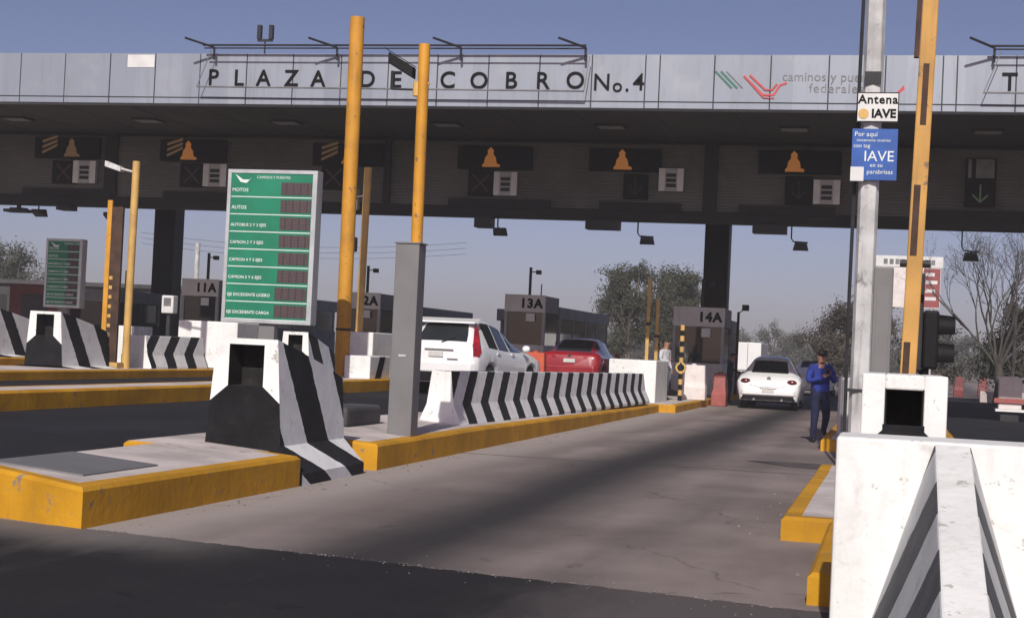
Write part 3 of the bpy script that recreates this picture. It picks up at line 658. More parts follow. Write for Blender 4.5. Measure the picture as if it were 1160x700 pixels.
# ------------------------------------------------------------------ toll booths
def booth(label, num, xr, w, y, zb, zt, depth=2.2, rear=10.0, mast=True, group='toll booths'):
    t = thing('toll_booth', label, 'toll booth', (xr - w / 2, y, zb), group=group); H = zt - zb; hw = w / 2
    m = MB(); m.box(-hw, hw, 0, depth, 0, H * .36); m.build('lower_wall', M['booth_pale'], t, bevel=.02)
    for sx in (-1, 1):
        m = MB(); m.box(sx * hw - (.1 if sx > 0 else 0), sx * hw + (.1 if sx < 0 else 0), .003, .12, H * .36, H * .78); m.build('corner_post', M['booth_grey'], t)
    m = MB(); m.box(-hw + .1, hw - .1, .05, .09, H * .36, H * .78); m.box(hw - .09, hw - .05, .12, depth, H * .36, H * .78); m.box(-hw + .05, -hw + .09, .12, depth, H * .36, H * .78); m.build('window', M['glass'], t)
    m = MB(); m.box(-hw, hw, -.03, .02, H * .78, H); s = m.build('sign_panel', M['booth_sign'], t)
    m = MB(); m.text(num, .42, face_front(hw - .48, -.036, H * .885), depth=.006, bold=.02, spacing=1.15); m.build('number', M['ink'], s)
    m = MB(); m.box(-hw, hw, .02, depth, H * .78, H - .02); m.build('roof', M['booth_mid'], t)
    m = MB(); m.box(hw * .3 - .15, hw * .3 + .15, -.05, -.03, H * .66, H * .76); m.build('notice', M['white_clean'], t)
    if rear:
        m = MB(); m.box(-hw, hw, depth + .15, depth + rear, 0, H * .42); m.build('rear_cabin_wall', M['booth_mid'], t)
        m = MB(); m.box(-hw, hw + .02, depth + .1, depth + rear + .1, H * .72, H * .88); m.build('rear_roof', M['booth_mid'], t, bevel=.02)
        for k in range(4):
            yy = depth + .3 + (rear - .6) * k / 4
            m = MB(); m.box(hw - .06, hw - .02, yy + .15, yy + (rear - .6) / 4, H * .42, H * .72); m.build('rear_window', M['glass'], t)
        for k in range(5):
            yy = depth + .3 + (rear - .6) * k / 4
            m = MB(); m.box(hw - .12, hw, yy, yy + .15, H * .42, H * .72); m.build('window_post', M['booth_grey'], t)
    if mast:
        m = MB(); m.box(-.02, .06, .5, .58, H, H + .95); m.tube([(.02, .54, H + .8), (.3, .54, H + .8)], .02, 6); m.box(.22, .38, .45, .63, H + .72, H + .86); m.build('mast', M['dark_steel'], t)
    return t
booth('toll booth numbered 14A with a pale front, beside the canopy column', '14A', -5.4, 1.68, 52, .2, 3.05, rear=2.4)
booth('toll booth numbered 13A behind the red car', '13A', -11.4, 1.4, 52, HL + .27, 3.24)
booth('toll booth numbered 12A seen between the yellow pole and the grey post', '12A', -17.2, 1.4, 52, HL + .2, 3.1)
booth('toll booth numbered 11A just left of the big green sign', '11A', -23.2, 1.4, 52, HL + .25, 3.35)

# ------------------------------------------------------------------ poles, posts, signs
def pole(name, label, cat, base, top, r, mat, n=14, r2=None, cap=True, group=None):
    b = Vector(base); m = MB(); d = Vector(top) - b
    m.tube([(0, 0, 0), d], [r, r2 or r], n)
    t = thing(name, label, cat, base, group=group)
    m.build('shaft', mat, t, smooth=40)
    m = MB(); m.box(-r * 1.7, r * 1.7, -r * 1.7, r * 1.7, 0, .03); m.tube([(0, 0, .03), (0, 0, .35)], r * 1.18, n); m.build('base_plate', mat, t)
    return t
p1 = pole('pole', 'tall thick yellow pole rising past the canopy between the words PLAZA and DE', 'pole', (-12.09, 34.0, HL + .26), (-12.12, 34.0, 8.77), .165, M['yellow'], group='yellow poles')
m = MB(); m.tube([(0, 0, 1.05), (0, 0, 1.1)], .18, 14); m.build('band', M['dark_steel'], p1)
p3 = pole('pole', 'thin pale yellow pole with small camera, right beside the thick yellow pole', 'pole', (-12.42, 36.0, HL + .26), (-12.38, 36.0, 5.59), .09, M['yellow_pale'], group='yellow poles')
m = MB(); m.tube([(0, 0, 4.3), (-.25, -.02, 4.25)], .02, 6); m.box(-.42, -.2, -.15, .15, 4.2, 4.45); m.box(-.3, -.16, -.1, .1, 3.95, 4.2); m.build('camera', M['grey_steel'], p3, bevel=.02)
m = MB(); m.box(-.3, -.16, -.1, .1, 2.95, 3.3); m.build('beacon', M['dark_steel'], p3, bevel=.03)
p4 = pole('pole', 'slim yellow pole with a cctv lamp near its top, at left under the canopy', 'pole', (-17.42, 34.0, HL + .18), (-17.4, 34.0, 5.4), .09, M['yellow_pale'], group='yellow poles')
m = MB(); m.tube([(0, 0, 4.6), (-.35, -.05, 4.68)], .03, 6); m.loft([[(-.34, -.1, 4.6), (-.34, .1, 4.6), (-.34, .1, 4.72), (-.34, -.1, 4.72)], [(-.75, -.1, 4.72), (-.75, .1, 4.72), (-.75, .1, 4.86), (-.75, -.1, 4.86)]]); m.build('camera', M['galv'], p4, bevel=.015)
p5 = thing('boom_barrier', 'raised yellow boom with black dashed edge beside the slim yellow pole', 'boom barrier', (-17.8, 33.6, HL + .18), group='boom barriers')
m = MB(); m.box(-.06, .06, -.03, .03, .15, 3.9); m.build('boom', M['yellow'], p5, bevel=.01)
m = MB(); m.box(.06, .34, -.02, .06, .15, 3.75); m.build('channel', M['slot'], p5)
m = MB()
for k in range(9): m.box(.08, .16, -.035, -.02, .3 + k * .22, .38 + k * .22)
m.build('reflectors', M['yellow_pale'], p5)
m = MB(); m.box(-.14, .4, -.05, .25, 0, .15); m.build('foot', M['yellow_pale'], p5)
for x, y, z0, z1, lab in ((-7.0, 46, .2, 3.66, 'raised yellow brown boom left of the booth 14A, taller of two'), (-6.8, 46.5, .2, 3.1, 'shorter raised yellow brown boom left of booth 14A')):
    t = thing('boom_barrier', lab, 'boom barrier', (x, y, z0), group='boom barriers')
    m = MB(); m.box(-.05, .05, -.03, .03, .3, z1 - z0); m.build('boom', M['yellow_pale'], t, bevel=.01)
    m = MB(); m.box(-.16, .16, -.2, .2, 0, 1.0); m.build('housing', M['white_clean'], t, bevel=.03)
    m = MB(); m.box(-.06, .06, -.04, .04, (z1 - z0) * .6, (z1 - z0) * .63); m.build('band', M['slot'], t)

# grey steel post with the yellow camera pole
gp = thing('camera_post', 'square grey steel post topped by a yellow pole with a tilted cctv camera', 'post', (-5.98, 19.2, .3))
m = MB(); m.box(-.155, .155, -.15, .15, 0, 2.42); m.build('steel_post', M['grey_steel'], gp, bevel=.012)
m = MB(); m.box(-.17, .17, -.165, .165, 2.42, 2.44); m.build('cap_plate', M['grey_steel'], gp, bevel=.004)
m = MB(); m.box(-.05, .05, -.158, -.15, 1.0, 1.03); m.build('maker_plate', M['galv'], gp)
m = MB(); m.tube([(.07, 0, 2.44), (.05, 0, 4.96)], .073, 16); m.build('pole', M['yellow'], gp, smooth=40)
m = MB(); m.tube([(-.02, 0, 4.30), (-.02, 0, 4.48)], .055, 10); m.tube([(-.06, 0, 4.46), (.14, 0, 4.46)], .018, 6); m.build('clamp', M['yellow_pale'], gp)
m = MB(); m.tube([(.0, 0, 4.38), (-.36, 0, 4.39)], .014, 6); m.tube([(-.36, 0, 4.39), (-.36, 0, 4.62)], .02, 6); m.build('camera_arm', M['dark_steel'], gp)
cam_ = MB(); ax = Vector((.86, .1, -.5)).normalized()
c0 = Vector((-.40, -.02, 4.80)); cam_.loft([[c0 + ax * t + Vector((0, dy, dz)) for dy, dz in ((-.07, -.09), (.07, -.09), (.07, .055), (-.07, .055))] for t in (0, .14, .38)])
cam_.build('camera', M['plastic'], gp, bevel=.015)
m = MB(); s0 = c0 - ax * .06 + Vector((0, 0, .065)); m.loft([[s0 + ax * t + Vector((0, dy, dz)) for dy, dz in ((-.08, 0), (.08, 0), (.08, .012), (-.08, .012))] for t in (0, .44)]); m.build('sun_hood', M['plastic'], gp)

# lamp post on the right with the two signs
lp = thing('lamp_post', 'weathered pale grey lamp post at right, running out of the top of the photo', 'lamp post', (-.42, 22, .0))
m = MB(); m.tube([(0, 0, 0), (0, 0, 9.5)], [.142, .128], 8); m.build('shaft', M['galv'], lp)
m = MB(); m.box(-.22, .22, -.22, .22, 0, .05); m.box(-.2, -.16, -.2, .2, .05, .12); m.build('base_plate', M['galv'], lp)
m = MB(); m.tube([(0, 0, 9.4), (.3, -.3, 9.8), (1.6, -1.5, 10.2)], [.06, .05, .04], 8); m.build('bracket', M['galv'], lp); m = MB(); m.loft([[(1.5, -1.35, 10.12), (1.65, -1.45, 10.12), (1.65, -1.45, 10.24), (1.5, -1.35, 10.24)], [(2.0, -2.0, 10.2), (2.15, -1.9, 10.2), (2.1, -1.9, 10.28), (2.0, -1.95, 10.28)]]); m.build('lantern', M['grey_steel'], lp)
m = MB(); m.tube([(-.19, .05, .0), (-.2, .05, 2.4), (-.185, .05, 4.9), (-.15, .06, 9)], .028, 6); m.build('cable_duct', M['dark_steel'], lp)
m = MB(); m.box(-.11, .11, -.15, -.13, 5.25, 5.42); m.box(-.17, .17, -.15, .15, 1.1, 1.14); m.build('clamp', M['dark_steel'], lp)
sg = thing('road_sign', 'small white sign reading Antena IAVE on the lamp post', 'sign', (-.34, 21.82, 4.93))
m = MB(); m.box(-.275, .275, -.01, .01, -.2, .2); m.build('panel', M['sign_white'], sg)
m = MB(); m.box(-.275, .275, -.013, -.01, -.2, -.188); m.box(-.275, .275, -.013, -.01, .188, .2); m.box(-.275, -.263, -.013, -.01, -.188, .188); m.box(.263, .275, -.013, -.01, -.188, .188); m.build('border', M['ink'], sg)
m = MB(); m.text('Antena', .165, face_front(0, -.014, .10), depth=.003, bold=.004, spacing=1.1); m.text('IAVE', .16, face_front(.08, -.014, -.09), depth=.003, bold=.006); m.build('lettering', M['ink'], sg)
m = MB(); m.tube([(-.185, -.018, -.09), (-.185, -.011, -.09)], .07, 14); m.build('emblem', M['yellow_pale'], sg)
m = MB(); m.box(-.1, .1, .01, .05, -.14, -.1); m.box(-.1, .1, .01, .05, .1, .14); m.build('bracket', M['dark_steel'], sg)
m = MB(); m.prism([(.24, -.012, .2), (.33, -.012, .3), (.34, -.012, .24), (.29, -.012, .2)], (0, .01, 0)); m.build('red_arrow', M['red_mark'], sg)
bl = thing('road_sign', 'blue rectangular IAVE notice with white writing on the lamp post', 'sign', (-.36, 21.8, 4.29))
m = MB(); m.box(-.30, .30, -.01, .01, -.345, .345); m.build('panel', M['sign_blue'], bl, bevel=.003)
m = MB()
for tx, sz, x, z, al in (('Por aquí', .09, -.27, .27, 'LEFT'), ('únicamente usuarios', .054, -.24, .19, 'LEFT'), ('con tag', .075, -.28, .115, 'LEFT'), ('IAVE', .20, .06, -.03, 'CENTER'), ('en su', .08, .03, -.145, 'CENTER'), ('parabrisas', .085, .08, -.235, 'CENTER')):
    m.text(tx, sz, face_front(x, -.013, z), align=al, depth=.002)
m.build('lettering', M['letter_white'], bl)
m = MB(); m.box(-.305, -.13, -.016, -.011, -.36, -.17); m.build('white_corner', M['sign_white'], bl); m = MB(); m.box(-.1, .1, .01, .05, -.2, -.16); m.box(-.1, .1, .01, .05, .16, .2); m.build('bracket', M['dark_steel'], bl)

# right boom post, cabinet plate and traffic light
bb = thing('boom_barrier', 'raised ochre boom with dark slots leaning right, cut by the top of the photo', 'boom barrier', (.09, 12.5, .2), group='boom barriers')
a, c = Vector((.015, 0, .95)), Vector((.10, 0, 5.2)); d = (c - a).normalized(); px_ = d.cross(Vector((0, 1, 0))).normalized()
def bar(m, t0, t1, x0, x1, y0, y1):
    p, q = a + d * t0, a + d * t1
    m.loft([[e + px_ * xx + Vector((0, yy, 0)) for xx, yy in ((x0, y0), (x1, y0), (x1, y1), (x0, y1))] for e in (p, q)])
m = MB(); bar(m, 0, 4.2, -.06, .06, -.03, .04); m.build('boom', M['ochre'], bb, bevel=.01)
for t0, t1, x0, x1 in ((0.0, .52, -.005, .045), (1.15, 1.72, -.01, .04), (2.15, 2.65, -.02, .025), (3.3, 4.2, -.02, .025)):
    m = MB(); bar(m, t0 + .03, t1, x0, x1, -.034, -.0305); m.build('slot', M['slot'], bb)
m = MB(); bar(m, 2.70, 3.30, .062, .10, -.03, .04); m.build('side_strip', M['slot'], bb)
m = MB(); m.box(-.14, .2, -.16, .2, 0, .95); m.build('housing', M['grey_steel'], bb, bevel=.02)
m = MB(); m.tube([a + d * 1.12 + Vector((-.11, 0, 0)), a + d * 1.12 + Vector((.12, 0, 0))], .028, 8); m.build('hinge', M['dark_steel'], bb)
gc = thing('equipment_cabinet', 'narrow upright grey cabinet between lamp post and ochre boom', 'cabinet', (-.10, 12.8, .2))
m = MB(); m.box(-.075, .075, -.08, .3, 0, 2.05); m.build('body', M['grey_steel'], gc, bevel=.01); m = MB(); m.box(-.05, .05, -.084, -.08, .2, 1.9); m.build('door', M['grey_steel'], gc, bevel=.003)
tl = thing('traffic_light', 'black two lamp traffic light with visors, side on, right of the ochre boom', 'traffic light', (.235, 12.95, .2))
m = MB(); m.box(-.12, -.02, -.09, .09, 1.25, 2.02); m.build('back_box', M['dark_steel'], tl, bevel=.015)
m = MB(); m.box(-.02, .1, -.12, .12, 1.27, 1.73); m.build('lamp_case', M['plastic'], tl, bevel=.02)
for z in (1.605, 1.385):
    m = MB(); n = 12; r_ = .098
    rings = [[(x, r_ * s_ * math.cos(tt), z + r_ * s_ * math.sin(tt)) for tt in [R(-35 + 250 * k / n) for k in range(n + 1)]] for x, s_ in ((.1, 1), (.225, .9), (.225, .84), (.1, .92))]
    m.loft(rings, 0, False, False); m.build('visor', M['plastic'], tl, smooth=40, fix=False)
    m = MB(); m.tube([(.1, 0, z), (.112, 0, z)], .068, 16); m.build('lens', M['glass'], tl)
m = MB(); m.tube([(0, 0, 0), (0, 0, 1.27)], .04, 10); m.box(-.1, .1, -.1, .1, 0, .02); m.build('stand', M['dark_steel'], tl)

# green toll tariff signs
ROWS = ('MOTOS', 'AUTOS', 'AUTOBUS 2 Y 3 EJES', 'CAMION 2 Y 3 EJES', 'CAMION 4 Y 5 EJES', 'CAMION 5 Y 6 EJES', 'EJE EXCEDENTE LIGERO', 'EJE EXCEDENTE CARGA')
def tariff(label, loc, W, Ht, zpost, small=False):
    t = thing('tariff_sign', label, 'toll sign', loc, group='green tariff signs'); hw = W / 2
    m = MB(); m.box(-hw, hw, .0, .3, 0, Ht); m.build('case', M['booth_grey'], t, bevel=.015)
    m = MB(); e = .075
    m.box(-hw, hw, -.03, -.002, 0, e); m.box(-hw, hw, -.03, -.002, Ht - e, Ht); m.box(-hw, -hw + e, -.03, -.002, e, Ht - e); m.box(hw - e * 1.3, hw, -.03, -.002, e, Ht - e); m.build('frame', M['sign_frame'], t, bevel=.006)
    m = MB(); m.box(-hw + e, hw - e * 1.3, -.012, -.004, e, Ht - e); m.build('green_face', M['sign_green'], t)
    tx, ln, ds = MB(), MB(), MB(); rh = (Ht - 2 * e) / 8.35; x0, x1 = -hw + e + .03, hw - e * 1.3 - .02
    for k, w in enumerate(ROWS):
        z = Ht - e - .35 * rh - rh * (k + .5)
        tx.text(w, .1 if len(w) < 8 else .086, face_front(x0, -.016, z - rh * .12), align='LEFT', depth=.003, bold=.001)
        ln.box(x0 - .02, x1 + .01, -.016, -.012, z - rh * .5 - .009, z - rh * .5 + .009)
        xa = x0 + (x1 - x0) * (.62 if k < 6 else .6)
        ds.box(xa, x1, -.018, -.012, z - rh * .36, z + rh * .36)
    ln.prism([(x0 + .05, -.018, Ht - e - .02), (x0 + .22, -.018, Ht - e - .13), (x0 + .36, -.018, Ht - e - .13), (x0 + .42, -.018, Ht - e - .08), (x0 + .30, -.018, Ht - e - .2), (x0 + .17, -.018, Ht - e - .18)], (0, .005, 0))
    tx.text('CAMINOS Y PUENTES', .075, face_front(x0 + .52, -.016, Ht - e - .08), align='LEFT', depth=.003)
    tx.build('lettering', M['letter_white'], t); ln.build('row_rules', M['letter_white'], t); ds.build('price_display', M['led_dim'], t)
    m = MB(); m.box(-.17, .17, .05, .25, -zpost, 0); m.box(-.3, .3, -.05, .35, -zpost, -zpost + .03); m.build('post', M['grey_steel'], t, bevel=.01)
    return t
tariff('big green tariff sign listing vehicle classes, between two yellow poles', (-12.33, 30, 1.72), 1.93, 3.1, 1.72 - HL - .26)
tariff('small looking far green tariff sign near the left edge of the photo', (-25.9, 46, 2.05), 1.28, 2.2, 2.05 - HL - .25)

# black and yellow banded bollard pole with the round head, cabinets
bp = thing('banded_pole', 'black and yellow banded pole with round head in front of booth 14A', 'pole', (-5.72, 44, .2))
m = MB()
for k in range(14): m.tube([(0, 0, k * .15), (0, 0, k * .15 + .15)], .06, 10, k % 2)
m.build('shaft', [M['black'], M['yellow_pale']], bp); m = MB(); m.tube([(0, -.05, .92), (0, .05, .92)], .15, 14); m.build('round_head', M['yellow_pale'], bp); m = MB(); m.tube([(0, -.06, .92), (0, -.05, .92)], .1, 14); m.build('lens', M['black'], bp)
def water_barrier(label, loc, W, H, D, mat, name='plastic_barrier', cat='plastic barrier', rz=0):
    t = thing(name, label, cat, loc, rz, 'plastic barriers')
    m = MB(); m.loft([[(-W / 2, -D / 2, 0), (W / 2, -D / 2, 0), (W / 2, D / 2, 0), (-W / 2, D / 2, 0)], [(-W / 2, -D / 2, H * .35), (W / 2, -D / 2, H * .35), (W / 2, D / 2, H * .35), (-W / 2, D / 2, H * .35)], [(-W / 2 + .03, -D / 3, H * .5), (W / 2 - .03, -D / 3, H * .5), (W / 2 - .03, D / 3, H * .5), (-W / 2 + .03, D / 3, H * .5)], [(-W / 2 + .05, -D / 4, H), (W / 2 - .05, -D / 4, H), (W / 2 - .05, D / 4, H), (-W / 2 + .05, D / 4, H)]]); m.build('shell', M[mat], t, bevel=.03)
    m = MB(); m.tube([(0, 0, H - .01), (0, 0, H + .04)], .07, 10); m.build('filler_cap', M[mat], t)
    return t
water_barrier('bright orange plastic barrier between the white suv and the red car', (-9.3, 41.5, HL), .62, 1.0, .5, 'orange')
water_barrier('whitish plastic barrier behind the banded pole', (-5.55, 45.6, .2), .75, 1.0, .5, 'pink_white')
water_barrier('faded red plastic barrier next to booth 14A by the lane edge', (-5.0, 47.6, .0), .45, .98, .6, 'red_plastic')
water_barrier('distant orange plastic drum on the right, left of two', (3.2, 82, 0), .5, 1.0, .5, 'truck_red')
water_barrier('distant orange plastic drum on the right, right of two', (4.5, 85, 0), .5, 1.0, .5, 'truck_red')

# camera pole behind the white hatchback
t = pole('camera_pole', 'thin dark brown pole with small camera left above the white hatchback', 'pole', (-5.15, 54, .2), (-5.15, 54, 3.0), .045, M['slot'])
m = MB(); m.tube([(0, 0, 2.75), (.12, 0, 2.85), (.2, 0, 2.9)], .02, 6); m.box(.12, .34, -.12, .12, 2.85, 3.05); m.build('camera', M['dark_steel'], t, bevel=.02)
# right side: barrier gate, lamp pole
gt = thing('barrier_gate', 'white gate cabinet with red arm on the right hand road', 'barrier gate', (3.3, 48, 0))
m = MB(); m.loft([[(-.32, -.25, .35), (.32, -.25, .35), (.32, .25, .35), (-.32, .25, .35)], [(-.32, -.25, 1.15), (.32, -.25, 1.15), (.32, .25, 1.15), (-.32, .25, 1.15)], [(-.42, -.28, 1.28), (.2, -.28, 1.3), (.2, .28, 1.3), (-.42, .28, 1.28)]]); m.build('cabinet', M['pink_white'], gt, bevel=.03)
m = MB(); m.box(-.45, 6, -.32, -.26, .52, .66); m.build('arm', M['red_plastic'], gt, bevel=.01); m = MB(); m.box(-.4, .4, -.33, .3, .28, .35); m.build('plinth', M['white'], gt); m = MB(); m.box(-.25, .25, -.2, .2, 0, .28); m.build('foot', M['dark_steel'], gt)
m = MB(); m.box(-5.5, 9, -.2, .2, 0, .5); tag(m.build('low_wall', M['concrete'], loc=(9.2, 72, 0), bevel=.03), 'low pale grey wall across the right hand road', 'wall')
pole('lamp_post', 'thin pale lamp post at the right edge in front of the trees', 'lamp post', (3.9, 56, 0), (3.95, 56, 3.75), .05, M['galv'])
pole('power_pole', 'pale thin pole far away between the slim yellow pole and the column', 'pole', (-44, 95, HL), (-44, 95, 7.2), .16, M['galv'])
# grey cabinet next to the officer
t = thing('equipment_cabinet', 'grey cabinet with upright ribs right of the man in blue', 'cabinet', (-.72, 28.6, .2))
m = MB(); m.box(-.2, .24, -.15, .3, 0, 1.02); m.build('body', M['booth_grey'], t, bevel=.02)
for x in (-.12, .0, .12):
    m = MB(); m.box(x - .012, x + .012, -.165, -.15, .05, .98); m.build('rib', M['grey_steel'], t)
# booth at the left rear + white information box
t = thing('ticket_machine', 'pale grey box with dark screen on a stand, below the left canopy column', 'machine', (-19.75, 41.0, HL + .18))
m = MB(); m.box(-.18, .18, -.15, .15, 1.42, 1.92); m.build('case', M['sign_white'], t, bevel=.03); m = MB(); m.box(-.11, .11, -.156, -.15, 1.62, 1.85); m.build('screen', M['ink_grey'], t); m = MB(); m.box(-.05, .05, -.05, .05, 0, 1.42); m.build('stand', M['dark_steel'], t)

# ------------------------------------------------------------------ vehicles
def lerp_st(st, y):
    for a, b in zip(st, st[1:]):
        if a[0] <= y <= b[0]:
            t = (y - a[0]) / max(1e-6, b[0] - a[0]); return [a[k] + (b[k] - a[k]) * t for k in range(len(a))]
    return list(st[-1] if y > st[-1][0] else st[0])
def car_body(st, wheels, wr, paint, t, side_glass, rear_glass, front_glass, pillars=(), zb=.24):
    """st rows: y, half width low, half width mid, z belt, half width belt, z roof, half width roof.
    side glass between y0..y1; rear / front glass on the upper surface between their y limits"""
    ys = set(r[0] for r in st)
    L = st[-1][0]
    for wy in wheels:
        for k in (-1.1, -1, -.85, -.6, -.3, 0, .3, .6, .85, 1, 1.1): ys.add(round(wy + k * wr, 3))
    for a in (side_glass, rear_glass, front_glass):
        if a: ys.update(a)
    for a, b in pillars: ys.update((a, b))
    ys = sorted(y for y in ys if 0 <= y <= L)
    rings = []
    for y in ys:
        _, wl, wm, zbt, wbt, zr, wrf = lerp_st(st, y)
        za = zb
        for wy in wheels:
            if abs(y - wy) < wr: za = max(za, .32 + math.sqrt(wr * wr - (y - wy) ** 2))
        z2 = max(za + .02, .34); zm = max((zb + zbt) / 2 + .05, za + .05); zbt2 = max(zbt, za + .08)
        half = [(0, zb), (wl * .80, zb), (wl * .80, za), (wl - .01, za), (wl, z2), (wm, zm), (wm, (zm + zbt2) / 2 + .04), (wbt, zbt2 - .015), (wbt - .03, zbt2)]
        dz = zr - zbt2
        half += [((wbt - .03) * .45 + wrf * .55, zbt2 + dz * .5), (wrf, zbt2 + dz * .88), (wrf - .10, zbt2 + dz * .98), (wrf * .45, zbt2 + dz * 1.02), (0, zbt2 + dz * 1.03)]
        full = [(x, y, z) for x, z in half] + [(-x, y, z) for x, z in reversed(half[1:-1])]
        rings.append(full)
    n = len(rings[0]); nh = 14
    def inglass(i, j):
        jj = j if j < nh - 1 else n - 1 - j   # mirrored segment index
        y = (ys[i] + ys[i + 1]) / 2
        if side_glass and side_glass[0] < y < side_glass[1] and jj in (8, 9):
            return not any(a < y < b for a, b in pillars)
        if rear_glass and rear_glass[0] < y < rear_glass[1] and jj in (11, 12): return True
        if front_glass and front_glass[0] < y < front_glass[1] and jj in (11, 12): return True
        return False
    b, g = MB(), MB()
    V = [p for r in rings for p in r]; b.v = V; g.v = list(V)
    for i in range(len(rings) - 1):
        for j in range(n):
            k = (j + 1) % n; f = (i * n + j, i * n + k, (i + 1) * n + k, (i + 1) * n + j)
            tgt = g if inglass(i, j) else b
            tgt.f.append(f); tgt.m.append(0)
    for i in (0, len(rings) - 1): b.f.append(tuple(i * n + j for j in range(n))); b.m.append(0)
    bo = b.build('body', paint, t, smooth=38); go = g.build('windows', M['glass'], t, smooth=38)
    for o in (bo, go):
        bm = bmesh.new(); bm.from_mesh(o.data); bmesh.ops.delete(bm, geom=[v for v in bm.verts if not v.link_faces], context='VERTS'); bm.to_mesh(o.data); bm.free()
    return bo
def wheel(t, x, y, r=.32, w=.2):
    m = MB(); m.tube([(x - w / 2, y, r), (x - w / 2 + .02, y, r), (x + w / 2 - .02, y, r), (x + w / 2, y, r)], [r - .03, r, r, r - .03], 24); o = m.build('wheel', M['tyre'], t, smooth=40)
    s = 1 if x > 0 else -1; xf = x + s * (w / 2)
    m = MB(); m.tube([(xf - s * .01, y, r), (xf + s * .006, y, r)], r * .64, 20)
    for k in range(5):
        a = k * 2 * math.pi / 5; m.box(xf - .01, xf + .014, y - .02, y + .02, r - .02, r + .02)
        m.tube([(xf + s * .008, y, r), (xf + s * .008, y + r * .6 * math.cos(a), r + r * .6 * math.sin(a))], .025, 6)
    m.build('rim', M['rim'], o); return o
def inner(t, W, L, z1=.62):
    m = MB(); m.box(-W * .72, W * .72, .25, L - .3, .2, z1); m.build('underbody', M['plastic'], t)
def decor(t, W, plate=None, lights=(), bumper=None):
    pass

# white rounded hatchback in our lane
bt = thing('car', 'white rounded two door hatchback stopped at the toll, rear towards us', 'car', (-3.5, 46.6, 0), R(0), 'cars at the toll plaza')
stB = [(0.0, .66, .72, .62, .66, .66, .46), (.05, .78, .83, .75, .77, .78, .54), (.16, .84, .90, .88, .83, .91, .58), (.34, .85, .91, .96, .84, .99, .62), (.50, .85, .91, .99, .85, 1.06, .64), (.92, .85, .905, 1.0, .85, 1.39, .57), (1.2, .84, .89, 1.0, .84, 1.49, .535), (1.7, .83, .87, .98, .83, 1.55, .52), (2.2, .83, .87, .97, .82, 1.53, .52), (2.7, .83, .87, .96, .82, 1.39, .54), (3.15, .83, .89, .97, .80, 1.01, .62), (3.6, .82, .89, .90, .74, .91, .5), (4.05, .76, .82, .72, .62, .73, .4), (4.25, .6, .62, .55, .5, .56, .3)]
car_body(stB, (.78, 3.28), .37, M['car_white'], bt, (.9, 2.95), (.50, .98), (2.7, 3.15), ((.9, 1.12), (1.95, 2.02)), .26)
for x in (-.72, .72):
    for y in (.78, 3.28): wheel(bt, x, y)
inner(bt, .84, 4.2)
for s in (-1, 1):
    m = MB(); m.ball((s * .665, .105, .80), (.15, .08, .09), seg=12); m.build('tail_light', M['tail_dark'], bt, smooth=60)
    m = MB(); m.box(s * .60 - .1, s * .60 + .1, -.015, .03, .44, .47); m.build('reflector', M['tail_red'], bt)
    m = MB(); m.ball((s * .95, 2.62, 1.0), (.09, .06, .07), seg=10); m.build('mirror', M['car_white'], bt, smooth=60)
    m = MB(); m.tube([(s * .4, -.05, .29), (s * .4, .2, .29)], .035, 8); m.build('exhaust', M['chrome'], bt)
    m = MB(); m.box(s * .88 - .01, s * .88 + .012, 1.75, 1.92, .86, .89); m.build('handle', M['car_white'], bt)
m = MB(); m.loft([[(-.80, .02, .27), (.80, .02, .27), (.72, .0, .40), (-.72, .0, .40)], [(-.74, -.03, .28), (.74, -.03, .28), (.66, -.035, .385), (-.66, -.035, .385)]]); m.build('rear_valance', M['plastic'], bt)
m = MB(); m.loft([[(-.82, .06, .41), (.82, .06, .41), (.82, .06, .58), (-.82, .06, .58)], [(-.72, -.05, .42), (.72, -.05, .42), (.72, -.045, .56), (-.72, -.045, .56)]]); m.build('bumper', M['car_white'], bt, bevel=.03)
m = MB(); m.box(-.17, .17, -.066, -.05, .50, .60); m.build('number_plate', M['plate'], bt)
m = MB(); m.tube([(-.56, .012, .70), (-.30, -.004, .655), (.30, -.004, .655), (.56, .012, .70)], .006, 5); m.build('boot_seam', M['ink_grey'], bt)
m = MB(); m.box(-.24, .24, -.02, .04, .60, .64); m.build('handle', M['chrome'], bt, bevel=.01)
m = MB(); m.tube([(0, .16, .90), (0, .115, .895)], .06, 16); m.build('emblem', M['chrome'], bt)
m = MB(); m.tube([(-.2, .50, 1.085), (.1, .54, 1.115)], .012, 5); m.build('wiper', M['plastic'], bt)

# white SUV in the left lane
sv = thing('car', 'white suv with tall red rear light, left of the red car', 'car', (-9.62, 33.3, HL), R(-7), 'cars at the toll plaza')
stS = [(0.0, .70, .74, .93, .70, .97, .56), (.05, .80, .84, 1.0, .79, 1.06, .66), (.14, .86, .89, 1.05, .85, 1.17, .68), (.26, .88, .91, 1.07, .87, 1.34, .66), (.42, .885, .915, 1.08, .88, 1.56, .60), (.60, .885, .915, 1.08, .88, 1.645, .57), (.95, .885, .915, 1.06, .88, 1.685, .56), (1.4, .885, .915, 1.03, .88, 1.67, .56), (1.9, .88, .91, 1.0, .875, 1.60, .55), (2.35, .88, .91, .985, .87, 1.48, .54), (2.8, .88, .91, .98, .86, 1.27, .55), (3.25, .88, .91, .99, .83, 1.04, .60), (3.7, .87, .90, .95, .78, .97, .55), (4.15, .84, .86, .86, .70, .88, .5), (4.42, .76, .78, .72, .62, .74, .4), (4.53, .6, .62, .58, .5, .6, .3)]
car_body(stS, (.86, 3.48), .40, M['car_white'], sv, (.80, 3.0), (.15, .46), (2.4, 3.22), ((1.36, 1.42), (2.08, 2.16)), .28)
for x in (-.78, .78):
    for y in (.86, 3.48): wheel(sv, x, y, .345, .22)
inner(sv, .86, 4.5, .7)
